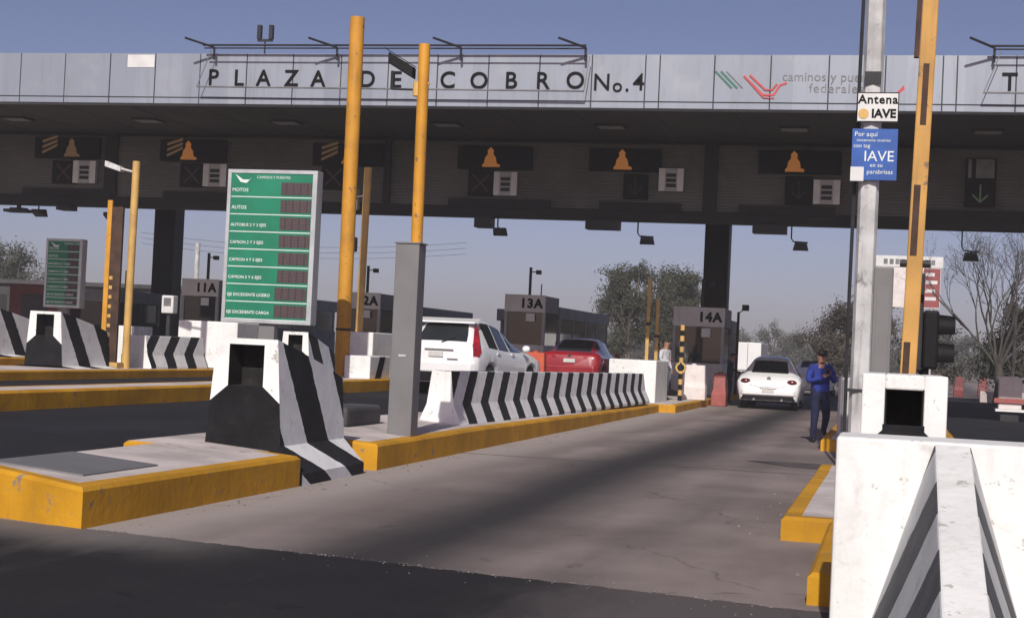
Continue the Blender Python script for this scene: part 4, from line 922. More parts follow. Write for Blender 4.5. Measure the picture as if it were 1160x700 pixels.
m = MB(); m.box(-.68, .68, .0, .02, 1.0, 1.04)
for s in (-1, 1):
    m = MB(); m.loft([[(s * .80, -.02, .88), (s * .90, .12, .86), (s * .92, .2, .98), (s * .78, .03, 1.06)], [(s * .77, .07, 1.1), (s * .875, .17, 1.1), (s * .86, .28, 1.12), (s * .74, .1, 1.12)], [(s * .655, .36, 1.53), (s * .72, .40, 1.47), (s * .71, .46, 1.49), (s * .64, .42, 1.57)]]); m.build('tail_light', M['tail_red'], sv, bevel=.015)
    m = MB(); m.ball((s * 1.0, 2.78, 1.08), (.1, .07, .085), seg=10); m.build('mirror', M['car_white'], sv, smooth=60)
    m = MB(); m.box(s * .92 - .01, s * .92 + .012, 1.15, 1.33, .93, .965); m.build('handle', M['car_white'], sv)
    m = MB(); m.box(s * .92 - .01, s * .92 + .012, 2.05, 2.23, .93, .965); m.build('handle', M['car_white'], sv)
m = MB(); m.loft([[(-.70, .37, 1.605), (.70, .37, 1.605), (.70, .62, 1.70), (-.70, .62, 1.70)], [(-.68, .28, 1.585), (.68, .28, 1.585), (.68, .3, 1.62), (-.68, .3, 1.62)]]); m.build('spoiler', M['car_white'], sv)
m = MB(); m.loft([[(-.86, .06, .5), (.86, .06, .5), (.86, .06, .74), (-.86, .06, .74)], [(-.76, -.07, .5), (.76, -.07, .5), (.76, -.06, .72), (-.76, -.06, .72)]]); m.build('bumper', M['car_white'], sv, bevel=.03)
m = MB(); m.box(-.84, .84, -.05, .05, .3, .5); m.build('lower_bumper', M['plastic'], sv, bevel=.03)
m = MB(); m.box(-.24, .1, -.035, -.003, .84, .95); m.build('number_plate', M['plate'], sv)
m = MB(); m.tube([(0, .10, 1.16), (.3, .19, 1.27)], .012, 5); m.build('wiper', M['plastic'], sv)
m = MB(); m.box(-.34, .34, -.03, .0, .98, 1.01); m.build('trim_bar', M['chrome'], sv); m = MB(); m.box(.2, .45, -.02, -.003, .78, .81); m.build('badge', M['chrome'], sv)
# red sedan ahead of it
rd = thing('car', 'dark red saloon car, rear towards us, left of the white block', 'car', (-9.25, 45.8, HL), R(0), 'cars at the toll plaza')
stR = [(0.0, .74, .78, .90, .72, .92, .58), (.06, .82, .86, .98, .78, 1.01, .62), (.16, .85, .90, 1.02, .82, 1.05, .64), (.5, .86, .905, 1.0, .84, 1.08, .64), (.7, .86, .905, .98, .84, 1.15, .62), (1.35, .86, .905, .95, .84, 1.42, .56), (2.0, .86, .905, .93, .84, 1.455, .56), (2.6, .86, .905, .92, .83, 1.40, .56), (3.3, .86, .90, .93, .8, .97, .66), (3.9, .84, .88, .86, .74, .88, .55), (4.4, .76, .78, .68, .64, .70, .45), (4.58, .6, .62, .52, .5, .54, .35)]
car_body(stR, (.88, 3.58), .37, M['car_red'], rd, (.75, 3.0), (.5, 1.3), (2.62, 3.28), ((.75, .95), (1.7, 1.78)), .25)
for x in (-.76, .76):
    for y in (.88, 3.58): wheel(rd, x, y)
inner(rd, .84, 4.5)
for s in (-1, 1):
    m = MB(); m.loft([[(s * .42, -.012, .86), (s * .80, .03, .84), (s * .80, .03, .93), (s * .42, -.012, .94)], [(s * .42, .05, .86), (s * .90, .3, .86), (s * .90, .3, .93), (s * .42, .05, .94)]]); m.build('tail_light', M['tail_red'], rd, bevel=.01)
    m = MB(); m.ball((s * .98, 2.6, .98), (.09, .06, .07), seg=10); m.build('mirror', M['car_red'], rd, smooth=60)
m = MB(); m.loft([[(-.84, .05, .4), (.84, .05, .4), (.84, .05, .66), (-.84, .05, .66)], [(-.74, -.06, .4), (.74, -.06, .4), (.74, -.05, .64), (-.74, -.05, .64)]]); m.build('bumper', M['car_red'], rd, bevel=.03)
m = MB(); m.box(-.17, .17, -.03, -.003, .74, .85); m.build('number_plate', M['plate'], rd); m = MB(); m.tube([(0, .0, .95), (0, -.02, .945)], .05, 14); m.build('emblem', M['chrome'], rd)
m = MB(); m.box(-.6, .6, -.03, .02, .26, .4); m.build('lower_bumper', M['plastic'], rd)

# box lorry beyond the booths
tk = thing('lorry', 'white box lorry far beyond the booth, behind the white hatchback', 'lorry', (-6.65, 75, 0))
m = MB(); m.box(-.62, .62, 0, 4.2, .75, 2.18); m.build('cargo_box', M['car_white'], tk, bevel=.03)
m = MB(); m.box(-.012, .012, -.01, 0, .8, 2.14); m.box(-.6, .6, -.008, 0, .86, .9); m.build('door_seam', M['ink_grey'], tk); m = MB(); m.box(-.6, .6, 4.3, 5.8, .45, 1.8); m.build('cab', M['car_white'], tk, bevel=.1)
m = MB(); m.box(-.5, .5, .1, 5.6, .45, .75); m.build('chassis', M['plastic'], tk)
for s in (-1, 1):
    for y in (1.0, 4.8): wheel(tk, s * .5, y, .34, .18)
    m = MB(); m.box(s * .5 - .08, s * .5 + .08, -.015, .05, .62, .72); m.build('tail_light', M['tail_red'], tk)
sc_ = thing('car', 'pale car half hidden between the white hatchback and the man in blue', 'car', (-3.3, 68, 0), 0, 'cars at the toll plaza')
stC = [(0.0, .74, .78, .88, .72, .92, .58), (.1, .84, .88, .98, .80, 1.02, .62), (.5, .86, .9, 1.0, .84, 1.2, .62), (.9, .86, .9, .96, .84, 1.45, .56), (2.4, .86, .9, .93, .83, 1.44, .56), (3.1, .86, .9, .93, .8, .97, .66), (4.0, .76, .78, .7, .64, .74, .45)]
car_body(stC, (.8, 3.2), .36, M['car_white'], sc_, (.8, 2.9), (.45, .9), (2.45, 3.05), ((.8, .95), (1.6, 1.68)), .25)
for x in (-.76, .76):
    for y in (.8, 3.2): wheel(sc_, x, y)
inner(sc_, .84, 3.9)
for s in (-1, 1):
    m = MB(); m.box(s * .68 - .1, s * .68 + .1, -.02, .1, .72, .9); m.build('tail_light', M['tail_red'], sc_, bevel=.02)
# dull red lorry and dark van at the far left
lr = thing('lorry', 'dull red lorry partly hidden behind the white barriers at the far left', 'lorry', (-30.2, 52, HL), R(0))
m = MB(); m.loft([[(-1.2, 0, .9), (1.2, 0, .9), (1.2, 0, 2.35), (0, 0, 2.55), (-1.2, 0, 2.55)], [(-1.2, 6, .9), (1.2, 6, .9), (1.2, 6, 2.35), (0, 6, 2.55), (-1.2, 6, 2.55)]]); m.build('cargo_box', M['truck_red'], lr, bevel=.03)
m = MB(); m.box(-1.0, 1.0, .3, 7.6, .55, .9); m.build('chassis', M['plastic'], lr); m = MB(); m.box(-.7, .4, -.02, 0, 1.0, 2.2); m.build('rear_door', M['far_dark'], lr)
m = MB(); m.box(-1.1, 1.1, 6.2, 7.9, .6, 2.5); m.build('cab', M['truck_red'], lr, bevel=.12)
for s in (-1, 1):
    for y in (1.3, 6.8): wheel(lr, s * .95, y, .48, .28)
    m = MB(); m.box(s * 1.0 - .12, s * 1.0 + .12, -.03, .0, .95, 1.1); m.build('tail_light', M['tail_red'], lr)
wl = thing('wall', 'long dark low building far behind the booths on the left', 'building', (-45, 90, HL))
m = MB(); m.box(-22, 3, 0, 8, 0, 3.6); m.build('wall', M['far_dark'], wl); m = MB(); m.box(-22.3, 3.3, -.3, 8.3, 3.6, 3.85); m.build('roof', M['far_dark'], wl)
for k in range(7):
    m = MB(); m.box(-21 + k * 3.3, -19.4 + k * 3.3, -.03, 0, 1.2, 2.9); m.build('window', M['glass'], wl)
wl.name = 'long_building'

def cabin(label, x, y, w, d, H, wall, roof):
    t = thing('guard_cabin', label, 'cabin', (x, y, HL + .2), 0, 'small cabins between the lanes')
    m = MB(); m.box(-w / 2, w / 2, 0, d, 0, H * .45); m.build('lower_wall', M[wall], t, bevel=.02)
    m = MB(); m.box(-w / 2 + .06, w / 2 - .06, .06, d - .06, H * .45, H * .8); m.build('window', M['glass'], t)
    for sx in (-1, 1):
        for yy in (0, d - .1):
            m = MB(); m.box(sx * w / 2 - (.1 if sx > 0 else 0), sx * w / 2 + (.1 if sx < 0 else 0), yy, yy + .1, H * .45, H * .8); m.build('corner_post', M['booth_grey'], t)
    m = MB(); m.box(-w / 2 - .15, w / 2 + .15, -.15, d + .15, H * .8, H); m.build('roof', M[roof], t, bevel=.02)
    m = MB(); m.tube([(w * .3, d / 2, H), (w * .3, d / 2, H + 1.2)], .03, 6); m.build('mast', M['dark_steel'], t)
cabin('dark cabin with grey roof right behind the paired yellow poles', -28.4, 52.4, 1.7, 4, 2.3, 'far_dark', 'booth_mid')
cabin('brownish cabin just right of the far green sign', -31.4, 58, 1.6, 4, 2.1, 'truck_red', 'far_dark')
cabin('grey cabin left of booth 13A behind the white suv', -15.6, 66, 1.6, 4, 2.5, 'booth_mid', 'booth_mid')
for x, z0, z1, lab in ((-23.9, 1.3, 5.6, 'tall thin mast behind booth 11A'), (-19.2, 1.0, 4.9, 'thin mast behind booth 12A, left of two'), (-18.6, 1.0, 5.6, 'thin mast behind booth 12A, right of two')):
    m = MB(); m.tube([(0, 0, 0), (0, 0, z1)], .05, 8); m.box(-.1, .1, -.1, .1, 0, .05); tag(m.build('mast', M['dark_steel'], loc=(x, 60, HL)), lab, 'mast', 'thin masts behind the booths')
for k in range(3):
    m = MB(); pts = []
    for q in range(13):
        u = q / 12; pts.append((-48 + 22 * u, 0, 7.4 - .35 * k - 1.0 * 4 * u * (1 - u) * .6))
    m.tube(pts, .010, 4); tag(m.build('power_line', M['dark_steel'], loc=(0, 95, HL)), ('uppermost', 'middle', 'lowest')[k] + ' of the three faint wires left of the big green sign', 'wire', 'overhead wires')
# ------------------------------------------------------------------ people
def person(label, loc, rz, H, P, mats, cap=None, hands=True, held=None, bulk=1.0):
    """P: joint name -> (x, y, z) as fractions of H, figure faces -Y. mats: skin, top, legs, shoes"""
    J = {k: Vector(v) * H for k, v in P.items()}
    order = ['pel', 'bel', 'che', 'nek', 'hd0', 'hd1', 'hd2', 'shL', 'elL', 'wrL', 'haL', 'shR', 'elR', 'wrR', 'haR', 'hiL', 'knL', 'anL', 'toL', 'hiR', 'knR', 'anR', 'toR']
    rad = dict(pel=(.085, .068), bel=(.076, .062), che=(.088, .066), nek=(.033, .034), hd0=(.040, .047), hd1=(.046, .056), hd2=(.034, .042), sh=(.040, .040), el=(.028, .028), wr=(.019, .017), ha=(.022, .013), hi=(.056, .056), kn=(.036, .036), an=(.024, .026), to=(.022, .018))
    for k_, b_ in (('pel', .5), ('bel', 1), ('che', 1), ('sh', 1), ('el', 1), ('hi', .6), ('kn', .8), ('an', .6)): rad[k_] = tuple(v * (1 + (bulk - 1) * b_) for v in rad[k_])
    ed = [('pel', 'bel'), ('bel', 'che'), ('che', 'nek'), ('nek', 'hd0'), ('hd0', 'hd1'), ('hd1', 'hd2'), ('pel', 'hiL'), ('hiL', 'knL'), ('knL', 'anL'), ('anL', 'toL'), ('pel', 'hiR'), ('hiR', 'knR'), ('knR', 'anR'), ('anR', 'toR')]
    for s in 'LR': ed += [('che', 'sh' + s), ('sh' + s, 'el' + s), ('el' + s, 'wr' + s), ('wr' + s, 'ha' + s)]
    me = bpy.data.meshes.new('body'); idx = {k: i for i, k in enumerate(order)}
    me.from_pydata([J[k] for k in order], [(idx[a], idx[b]) for a, b in ed], [])
    o = bpy.data.objects.new('body', me); COL.objects.link(o)
    o.modifiers.new('skin', 'SKIN'); ss = o.modifiers.new('sub', 'SUBSURF'); ss.levels = 2
    for i, k in enumerate(order):
        r = rad.get(k) or rad[k[:2]]; sv_ = me.skin_vertices[0].data[i]; sv_.radius = (r[0] * H, r[1] * H); sv_.use_root = (k == 'pel')
    dg = bpy.context.evaluated_depsgraph_get(); ev = bpy.data.meshes.new_from_object(o.evaluated_get(dg))
    segm = {('che', 'nek'): 1, ('nek', 'hd0'): 0, ('hd0', 'hd1'): 0, ('hd1', 'hd2'): 0, ('pel', 'bel'): 1, ('bel', 'che'): 1}
    mb = MB(); mi = []
    for f in ev.polygons:
        c = f.center; best = None
        for a, b in ed:
            p, q = J[a], J[b]; d = q - p; t = max(0, min(1, (c - p).dot(d) / d.length_squared)); dist = (c - p - d * t).length
            rr = (rad.get(a) or rad[a[:2]])[0] * H
            if best is None or dist - rr < best[0]: best = (dist - rr, a, b, t)
        _, a, b, t = best
        if (a, b) in segm: k = segm[(a, b)]
        elif a[:2] in ('sh', 'el') or b[:2] == 'sh': k = 1
        elif a[:2] == 'wr': k = 0
        elif a[:2] == 'an': k = 3
        else: k = 2
        if (a, b) == ('che', 'nek') and t > .8: k = 0
        if (a, b) == ('pel', 'bel') and c.z < J['pel'].z + .02 * H: k = 2
        mi.append(k)
    mb.add([v.co for v in ev.vertices], [tuple(f.vertices) for f in ev.polygons]); mb.m = mi
    bpy.data.objects.remove(o); bpy.data.meshes.remove(ev)
    # fingers: five separate bent chains rooted in the palm
    if hands:
        for s in 'LR':
            w, hnd = J['wr' + s], J['ha' + s]; d = (hnd - w).normalized(); side = d.cross(Vector((0, 1, 0)));
            side = side.normalized() if side.length > .2 else Vector((1, 0, 0)); nrm = d.cross(side).normalized()
            for k, ln in ((-1.5, .036), (-.5, .044), (.5, .047), (1.5, .042)):
                p = hnd + side * k * .0095 * H * .6; q1 = p + d * ln * H * .5; q2 = q1 + (d * .75 + nrm * .55).normalized() * ln * H * .3; q3 = q2 + (d * .3 + nrm * .9).normalized() * ln * H * .25
                mb.tube([p - d * .01, q1, q2, q3], [.0055 * H, .005 * H, .0046 * H, .0035 * H], 6, 0)
            p = w + d * .012 * H; q1 = p + (side * .8 + d * .6).normalized() * .028 * H; q2 = q1 + (d + side * .2 + nrm * .4).normalized() * .022 * H
            mb.tube([p, q1, q2], [.0065 * H, .0055 * H, .004 * H], 6, 0)
    # face: nose, ears, eyes, mouth
    hc = J['hd1']; fy = -.056 * H; up = (J['hd2'] - J['hd0']).normalized()
    mb.loft([[hc + Vector((x * H, fy - .002 * H + y * H, z * H)) for x, y, z in ((-.008, .004, -.012), (.008, .004, -.012), (.004, .006, .014), (-.004, .006, .014))], [hc + Vector((x * H, fy - .010 * H, z * H)) for x, z in ((-.004, -.012), (.004, -.012), (.002, .004), (-.002, .004))]], 0)
    for s in (-1, 1):
        mb.ball(hc + Vector((s * .018 * H, fy + .008 * H, .012 * H)), (.006 * H, .005 * H, .004 * H), 4, 8, 5)
        mb.ball(hc + Vector((s * .047 * H, .0, 0)), (.007 * H, .012 * H, .018 * H), 0, 8, 5)
    mb.ball(hc + Vector((0, fy + .009 * H, -.026 * H)), (.014 * H, .005 * H, .0035 * H), 5, 8, 5)
    t = thing('person', label, 'person', loc, rz, 'people at the toll plaza')
    mb.build('body', [M['skin'], M[mats[0]], M[mats[1]], M[mats[2]], M['ink'], M['red_mark']], t, smooth=60)
    hb = MB(); c = hc + Vector((0, .008 * H, .018 * H)); hb.ball(c, (.050 * H, .060 * H, .046 * H), 0, 14, 9)
    hb.f, hb.m = zip(*[(f, 0) for f in hb.f if sum(hb.v[i][2] for i in f) / len(f) > hc.z + (.012 if cap else .004) * H or sum(hb.v[i][1] for i in f) / len(f) > hc.y + .02 * H]); hb.f, hb.m = list(hb.f), list(hb.m)
    hb.build('hair', M['hair'], t, smooth=60)
    if cap:
        k = MB(); c = hc + Vector((0, .0, .030 * H)); k.loft([[c + Vector((rx * math.cos(a) * H, ry * math.sin(a) * H, z * H)) for a in [2 * math.pi * q / 14 for q in range(14)]] for rx, ry, z in ((.053, .064, 0), (.055, .066, .018), (.044, .054, .038), (.016, .02, .046))])
        k.loft([[c + Vector((x * H, y * H, z * H)) for x, y, z in ((-.042, -.045, .004), (.042, -.045, .004), (.03, -.105, -.004), (-.03, -.105, -.004))], [c + Vector((x * H, y * H, z * H)) for x, y, z in ((-.042, -.045, .010), (.042, -.045, .010), (.03, -.105, .002), (-.03, -.105, .002))]])
        k.build('cap', M[cap], t, smooth=50)
    if held: held(t, J, H)
    return t
BASE = dict(pel=(0, 0, .53), bel=(0, .005, .62), che=(0, .008, .745), nek=(0, .008, .845), hd0=(0, -.008, .885), hd1=(0, -.012, .93), hd2=(0, -.004, .968),
            shL=(.105, .01, .80), elL=(.135, .03, .64), wrL=(.125, -.03, .50), haL=(.122, -.045, .455), shR=(-.105, .01, .80), elR=(-.135, .03, .64), wrR=(-.125, -.03, .50), haR=(-.122, -.045, .455),
            hiL=(.052, 0, .50), knL=(.058, -.01, .28), anL=(.060, .015, .045), toL=(.068, -.065, .02), hiR=(-.052, 0, .50), knR=(-.058, -.01, .28), anR=(-.060, .015, .045), toR=(-.068, -.065, .02))
P1 = dict(BASE); P1.update(elL=(.15, -.04, .66), wrL=(.06, -.16, .735), haL=(.03, -.175, .775), elR=(-.15, -.03, .655), wrR=(-.045, -.15, .70), haR=(.0, -.165, .725), hd1=(0, -.02, .925), hd2=(0, -.016, .965), hd0=(0, -.012, .885),
          knL=(.07, -.035, .29), anL=(.075, .06, .115), toL=(.085, -.01, .085), knR=(-.055, -.02, .28))
def phone(t, J, H):
    m = MB(); p = (J['haL'] + J['haR']) / 2 + Vector((0, -.03, .05)); m.box(p.x - .035, p.x + .035, p.y - .006, p.y + .006, p.z - .06, p.z + .06)
    tag(m.build('phone', M['plastic'], loc=None), None)
    o = [x for x in COL.objects if x.name.startswith('phone')][-1]
    o.location = t.matrix_basis.translation; o.rotation_euler.z = t.rotation_euler.z
    tag(o, 'small dark phone in the hands of the man in blue', 'phone')
person('man in bright blue jumper, navy trousers and dark cap, hands raised to his chest', (-1.28, 29.6, .0), R(22), 1.69, P1, ('blue_cloth', 'navy_cloth', 'shoe'), cap='hair', held=phone, bulk=1.32)
P2 = dict(BASE); P2.update(elR=(-.15, -.02, .65), wrR=(-.10, -.13, .64), haR=(-.08, -.165, .66))
person('man in pale shirt and grey trousers standing beside the banded pole', (-6.12, 43.7, .2), R(60), 1.7, P2, ('pale_cloth', 'grey_cloth', 'shoe'))
P3 = dict(BASE); P3.update(elL=(.16, -.05, .66), wrL=(.15, -.17, .62), haL=(.148, -.21, .625), che=(.0, -.02, .745), nek=(0, -.03, .84), hd0=(0, -.045, .88), hd1=(0, -.055, .925), hd2=(0, -.05, .962))
person('person in dark clothes leaning towards the white hatchback on its left side', (-5.08, 51.3, .0), R(95), 1.62, P3, ('dark_cloth', 'dark_cloth', 'shoe'))
P4 = dict(BASE)
person('person in pale top seen over the wide white block', (-6.9, 47.4, .2), R(10), 1.62, P4, ('pale_cloth', 'grey_cloth', 'shoe'))

# ------------------------------------------------------------------ vegetation
def crown(m, blobs, n, size, clump=.35, flat=1.):
    """leaf sprays spread through the volume of the crown lobes, in clumps with gaps"""
    tot = sum(b[3] ** 2 for b in blobs)
    for bx, by, bz, br in blobs:
        k = int(n * br * br / tot); nc = max(4, k // 22); cl = []
        for _ in range(nc):
            while True:
                p = Vector((random.uniform(-1, 1), random.uniform(-1, 1), random.uniform(-1, 1)))
                if .35 < p.length < 1: break
            p *= .55 + .5 * random.random(); cl.append(Vector((bx, by, bz)) + Vector((p.x, p.y, p.z * flat)) * br)
        for i in range(int(k * 1.3)):
            c = cl[i % nc]; p = c + Vector((random.gauss(0, 1), random.gauss(0, 1), random.gauss(0, .8))) * clump
            if mnoise.noise(p * .85 + Vector((len(m.v) * 0, tot, 0))) + .5 * mnoise.noise(p * 2.1) < -.24: continue
            nr = ((p - Vector((bx, by, bz))).normalized() * 1.3 + (p - c).normalized() * .8 + Vector((random.gauss(0, .6), random.gauss(0, .6), random.gauss(0, .6) + .2))).normalized(); a = nr.cross(Vector((random.gauss(0, 1), random.gauss(0, 1), random.gauss(0, 1)))).normalized(); b = nr.cross(a)
            s = size * random.uniform(.6, 1.4)
            m.add([p - a * s, p + b * s * .45, p + a * s, p - b * s * .45], [(0, 1, 2, 3)])
def limb(m, p, d, L, r, depth, spread=.5, up=.15, tips=None, n=5):
    pts = [p]; q = p.copy(); dd = d.normalized()
    for k in range(3):
        dd = (dd + Vector((random.gauss(0, .1), random.gauss(0, .1), random.gauss(0, .08) + up * .1))).normalized(); q = q + dd * L / 3; pts.append(q.copy())
    m.tube(pts, [r, r * .85, r * .7, r * .5], n, 0, False)
    if depth == 0:
        if tips is not None: tips.append(q)
        return
    for k in range(random.choice((2, 3, 3))):
        nd = (dd + Vector((random.gauss(0, spread), random.gauss(0, spread), random.gauss(0, spread * .7) + up))).normalized()
        limb(m, pts[random.choice((2, 3))], nd, L * random.uniform(.62, .85), r * .58, depth - 1, spread, up, tips, max(3, n - 1))
def tree(label, loc, trunk_h, r, blobs, n, size, mat, clump=.35, name='tree', bark='bark', group='trees beyond the toll plaza'):
    t = thing(name, label, 'tree', loc, random.random() * 0, group)
    m = MB(); top = Vector((random.uniform(-.2, .2), 0, trunk_h)); m.tube([(0, 0, 0), top * .5 + Vector((.1, 0, 0)), top], [r, r * .8, r * .6], 8)
    for bx, by, bz, br in blobs:
        e = Vector((bx, by, bz)); mid = (top + e) / 2 + Vector((random.uniform(-.3, .3), random.uniform(-.3, .3), -.2)); m.tube([top * .8, mid, e], [r * .5, r * .32, r * .12], 6)
        for _ in range(3): limb(m, mid, e - mid + Vector((random.gauss(0, br * .5), random.gauss(0, br * .5), random.gauss(0, br * .3))), br * .9, r * .2, 1)
    m.build('trunk', M[bark], t, smooth=50)
    m = MB(); crown(m, blobs, n, size, clump); m.build('crown', M[mat], t, fix=False)
    return t
tree('tall grey green tree left of the canopy column, left half of the pair', (-18.2, 110, HL), 2.2, .35, [(-.9, 0, 6.0, 1.3), (.6, .6, 6.5, 1.2), (-.4, -.6, 4.4, 1.5), (.9, 0, 4.6, 1.4), (0, .5, 2.8, 1.3), (1.3, 0, 2.6, 1.2), (-1.6, 0, 4.2, .8), (0, 0, 5.2, 1.3), (-.8, 0, 1.6, 1.2)], 24000, .085, 'leaf_dark', .3)
tree('tall grey green tree touching the canopy column, right half of the pair', (-14.8, 110, HL), 2.0, .35, [(-.6, 0, 5.9, 1.4), (.8, .3, 6.0, 1.3), (1.2, 0, 4.6, 1.3), (-.8, 0, 4.2, 1.5), (.3, 0, 2.9, 1.5), (-1.2, 0, 2.6, 1.2), (1.5, 0, 3.2, .9), (0, 0, 5.0, 1.4), (0, 0, 1.5, 1.3)], 24000, .085, 'leaf_dark', .3)
tree('bushy brown tree behind the lamp post, just above the man in blue', (-3.4, 95, 0), 1.8, .3, [(-.6, 0, 2.6, 1.2), (.4, 0, 3.6, 1.4), (1.6, 0, 4.6, 1.3), (1.4, .5, 3.0, 1.5), (2.6, 0, 5.4, 1.0), (2.6, 0, 3.4, 1.3), (.2, 0, 1.6, 1.3), (-1.8, 0, 2.7, .45), (2.2, 0, 6.0, 1.0), (.9, 0, 4.2, 1.2)], 22000, .078, 'leaf_brown', .3)
for i, (x, y, hh, lab) in enumerate(((-72.5, 120, 8.9, 'tall tree cut by the left edge of the photo'), (-68.6, 122, 6.2, 'rounded tree second from the left edge behind the red lorry'), (-64.8, 124, 4.8, 'low tree just left of the far green sign'))):
    k = hh / 8.5; tree(lab, (x, y, HL), 2.2 * k, .32, [(-1.2 * k, 0, 6.6 * k, 1.5 * k), (.9 * k, 0, 6.0 * k, 1.6 * k), (-1.8 * k, 0, 4.4 * k, 1.7 * k), (1.6 * k, 0, 4.0 * k, 1.8 * k), (0, 0, 3.0 * k, 2 * k), (0, .5, 5.2 * k, 1.7 * k)], 13000, .1, 'leaf_dark', .34)
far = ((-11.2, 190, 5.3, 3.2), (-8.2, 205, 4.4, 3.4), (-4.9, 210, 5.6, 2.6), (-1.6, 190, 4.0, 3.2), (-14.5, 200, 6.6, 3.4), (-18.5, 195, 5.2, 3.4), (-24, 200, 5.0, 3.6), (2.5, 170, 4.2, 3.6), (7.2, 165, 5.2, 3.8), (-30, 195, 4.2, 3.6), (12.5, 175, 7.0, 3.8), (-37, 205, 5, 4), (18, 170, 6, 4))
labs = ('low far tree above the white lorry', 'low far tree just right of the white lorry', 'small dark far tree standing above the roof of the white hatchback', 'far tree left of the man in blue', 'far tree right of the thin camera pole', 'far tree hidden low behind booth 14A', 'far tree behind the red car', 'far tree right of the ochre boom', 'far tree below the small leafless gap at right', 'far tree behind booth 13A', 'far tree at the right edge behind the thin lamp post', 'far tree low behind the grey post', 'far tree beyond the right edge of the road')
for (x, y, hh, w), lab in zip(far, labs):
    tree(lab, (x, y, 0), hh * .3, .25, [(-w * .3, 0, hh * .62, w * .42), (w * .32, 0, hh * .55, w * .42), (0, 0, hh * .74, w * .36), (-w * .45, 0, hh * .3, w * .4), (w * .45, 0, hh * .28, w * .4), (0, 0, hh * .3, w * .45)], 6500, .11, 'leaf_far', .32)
# big thin-leaved tree on the right, mostly bare branches
rt = thing('bare_tree', 'large nearly leafless tree with fine twigs at the right edge', 'tree', (4.35, 70, 0), 0, 'trees beyond the toll plaza')
m = MB(); tips = []
m.tube([(0, 0, 0), (.05, 0, .8), (-.05, 0, 1.7)], [.24, .2, .17], 8)
for d in ((-.75, 0, 1.15), (-.35, .2, 1.2), (.1, .1, 1.3), (.5, 0, 1.1), (.25, -.3, 1.1), (-.1, -.3, 1.2), (.8, .2, .9), (-.5, -.2, .95)):
    limb(m, Vector((-.05, 0, 1.5)), Vector(d), 2.0, .075, 5, .36, .1, tips, 5)
m.build('trunk', M['twig'], rt, smooth=50)
m = MB()
for p in tips:
    for _ in range(3):
        q = p + Vector((random.gauss(0, .1), random.gauss(0, .1), random.gauss(0, .1)))
        a = Vector((random.gauss(0, 1), random.gauss(0, 1), random.gauss(0, 1))).normalized(); b = a.cross(Vector((0, 0, 1))).normalized(); s = .045
        m.add([q - a * s, q + b * s * .4, q + a * s, q - b * s * .4], [(0, 1, 2, 3)])
m.build('crown', M['leaf_far'], rt, fix=False)
tree('dense dark tree low at the right edge below the bare branches', (5.2, 74, 0), 1.0, .25, [(-.8, 0, 1.6, 1.1), (.5, 0, 2.2, 1.2), (1.6, 0, 3.2, 1.2), (.2, 0, 3.4, .9), (1.8, 0, 1.6, 1.3), (-.6, 0, 2.7, .7), (1.2, 0, 4.6, 1.0), (.3, 0, 4.0, .8)], 16000, .075, 'leaf_dark', .25)
tree('rounded grey tree low behind the traffic light', (1.9, 88, 0), 1.0, .25, [(-.9, 0, 2.2, 1.2), (.4, 0, 2.9, 1.2), (.9, 0, 1.6, 1.3), (-.9, 0, 1.1, 1.1), (-.2, 0, 3.6, .8)], 9000, .08, 'leaf_far', .26)
# hoarding behind the cabinets on the right
hd = thing('hoarding', 'red and white roadside hoarding with a white heading strip, behind the ochre boom', 'hoarding', (.6, 85, 0))
m = MB(); m.box(-1.6, 1.6, 0, .25, 4.45, 6.55); m.build('pale_panel', M['pink_white'], hd); m = MB(); m.box(-1.7, 1.7, -.03, .28, 6.55, 7.12); hp = m.build('heading_panel', M['sign_white'], hd)
m = MB()
for k in range(9): m.box(-1.3 + k * .3, -1.1 + k * .3, -.04, -.03, 6.68, 6.95)
m.build('heading_marks', M['ink_grey'], hp)
m = MB(); m.box(.75, 1.58, -.02, 0, 4.5, 6.5); m.build('red_block', M['bill_red'], hd)
for z, w in ((6.1, .45), (5.7, .6), (5.25, .5), (4.85, .55)):
    m = MB(); m.box(.85, .85 + w, -.035, -.02, z, z + .18); m.build('white_mark', M['sign_white'], hd)
for x in (-1.2, 1.2):
    m = MB(); m.tube([(x, .15, 0), (x, .15, 4.45)], .1, 8); m.build('post', M['galv'], hd)

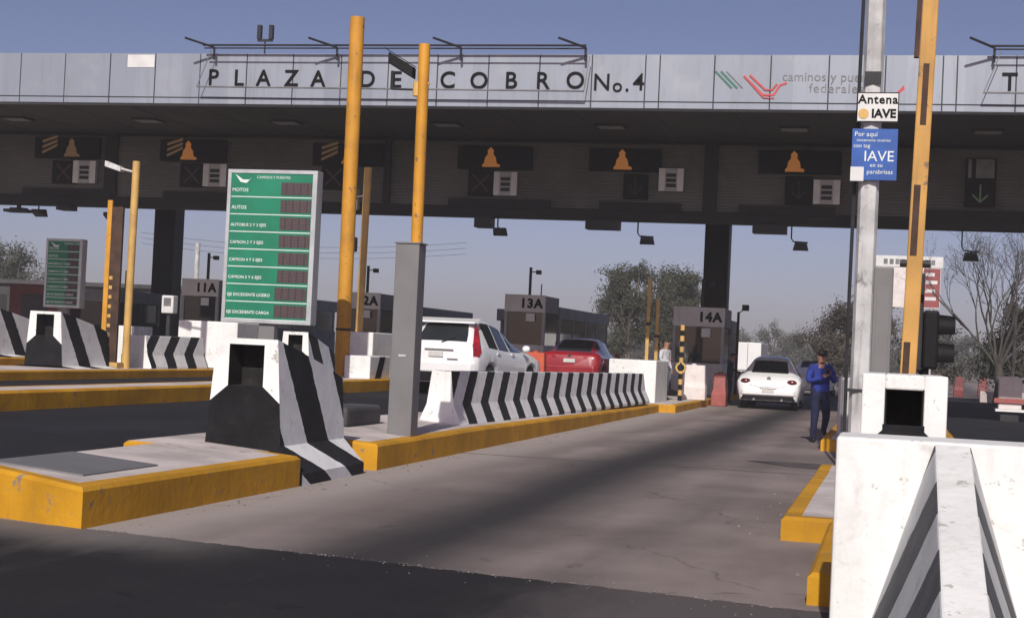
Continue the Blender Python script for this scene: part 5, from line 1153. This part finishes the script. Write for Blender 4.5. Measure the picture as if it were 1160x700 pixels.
# ------------------------------------------------------------------ the hazy air
hz = MB(); hz.box(-710, 710, -70, 910, -1.1, 14.5)
hm_ = bpy.data.materials.new('hazy_air'); hm_.use_nodes = True; ht = hm_.node_tree; ht.nodes.remove(ht.nodes['Principled BSDF'])
pv = ht.nodes.new('ShaderNodeVolumePrincipled'); pv.inputs['Color'].default_value = (.86, .86, .9, 1); pv.inputs['Density'].default_value = .00105; pv.inputs['Anisotropy'].default_value = 0.
ht.links.new(pv.outputs[0], ht.nodes['Material Output'].inputs['Volume'])
tag(hz.build('haze', hm_), kind='stuff')

# ------------------------------------------------------------------ light, sky, camera
EL, AZ = R(34.5), R(175)          # azimuth measured from +Y (along the lane) clockwise: the sun is behind us, slightly to the right
sd = Vector((math.sin(AZ) * math.cos(EL), math.cos(AZ) * math.cos(EL), math.sin(EL)))
li = bpy.data.lights.new('sun', 'SUN'); li.energy = 3.7; li.angle = R(.53); li.color = (1, .955, .88)
so = bpy.data.objects.new('sun', li); COL.objects.link(so); so.rotation_euler = sd.to_track_quat('Z', 'Y').to_euler()
W = bpy.data.worlds.new('World'); S.world = W; W.use_nodes = True; nt = W.node_tree
sk = nt.nodes.new('ShaderNodeTexSky'); sk.sky_type = 'NISHITA'; sk.sun_disc = False; sk.sun_elevation = EL; sk.sun_rotation = AZ
sk.air_density = .6; sk.dust_density = 1.1; sk.ozone_density = 1.0; sk.altitude = 0
bg = nt.nodes['Background']; nt.links.new(mix(nt, 1., sk.outputs[0], (1.06, .85, .92), 'MULTIPLY'), bg.inputs[0]); bg.inputs[1].default_value = .075
cd = bpy.data.cameras.new('camera'); cam = bpy.data.objects.new('camera', cd); COL.objects.link(cam); S.camera = cam
cd.sensor_width = 36; cd.lens = 36 * 1800 / 1160; cd.clip_end = 6000; cd.clip_start = .1
F_ = Vector((432, 62, 1800)).normalized(); R_ = Vector((7480, 308, -1790)); R_ = (R_ - F_ * R_.dot(F_)).normalized(); U_ = R_.cross(F_)
cols = [Vector((R_[k], F_[k], U_[k])) for k in range(3)]
mw = Matrix.Identity(4)
for r in range(3): mw[r][0] = cols[0][r]; mw[r][1] = -cols[1][r]; mw[r][2] = -cols[2][r]
mw.translation = (0, 0, 1.5); cam.matrix_world = mw
S.view_settings.view_transform = 'Standard'; S.view_settings.look = 'None'; S.view_settings.gamma = 1; S.view_settings.exposure = 0.1
S.render.resolution_x, S.render.resolution_y = 1024, 617
S.render.engine = 'CYCLES'; S.cycles.max_bounces = 6; S.cycles.use_denoising = True
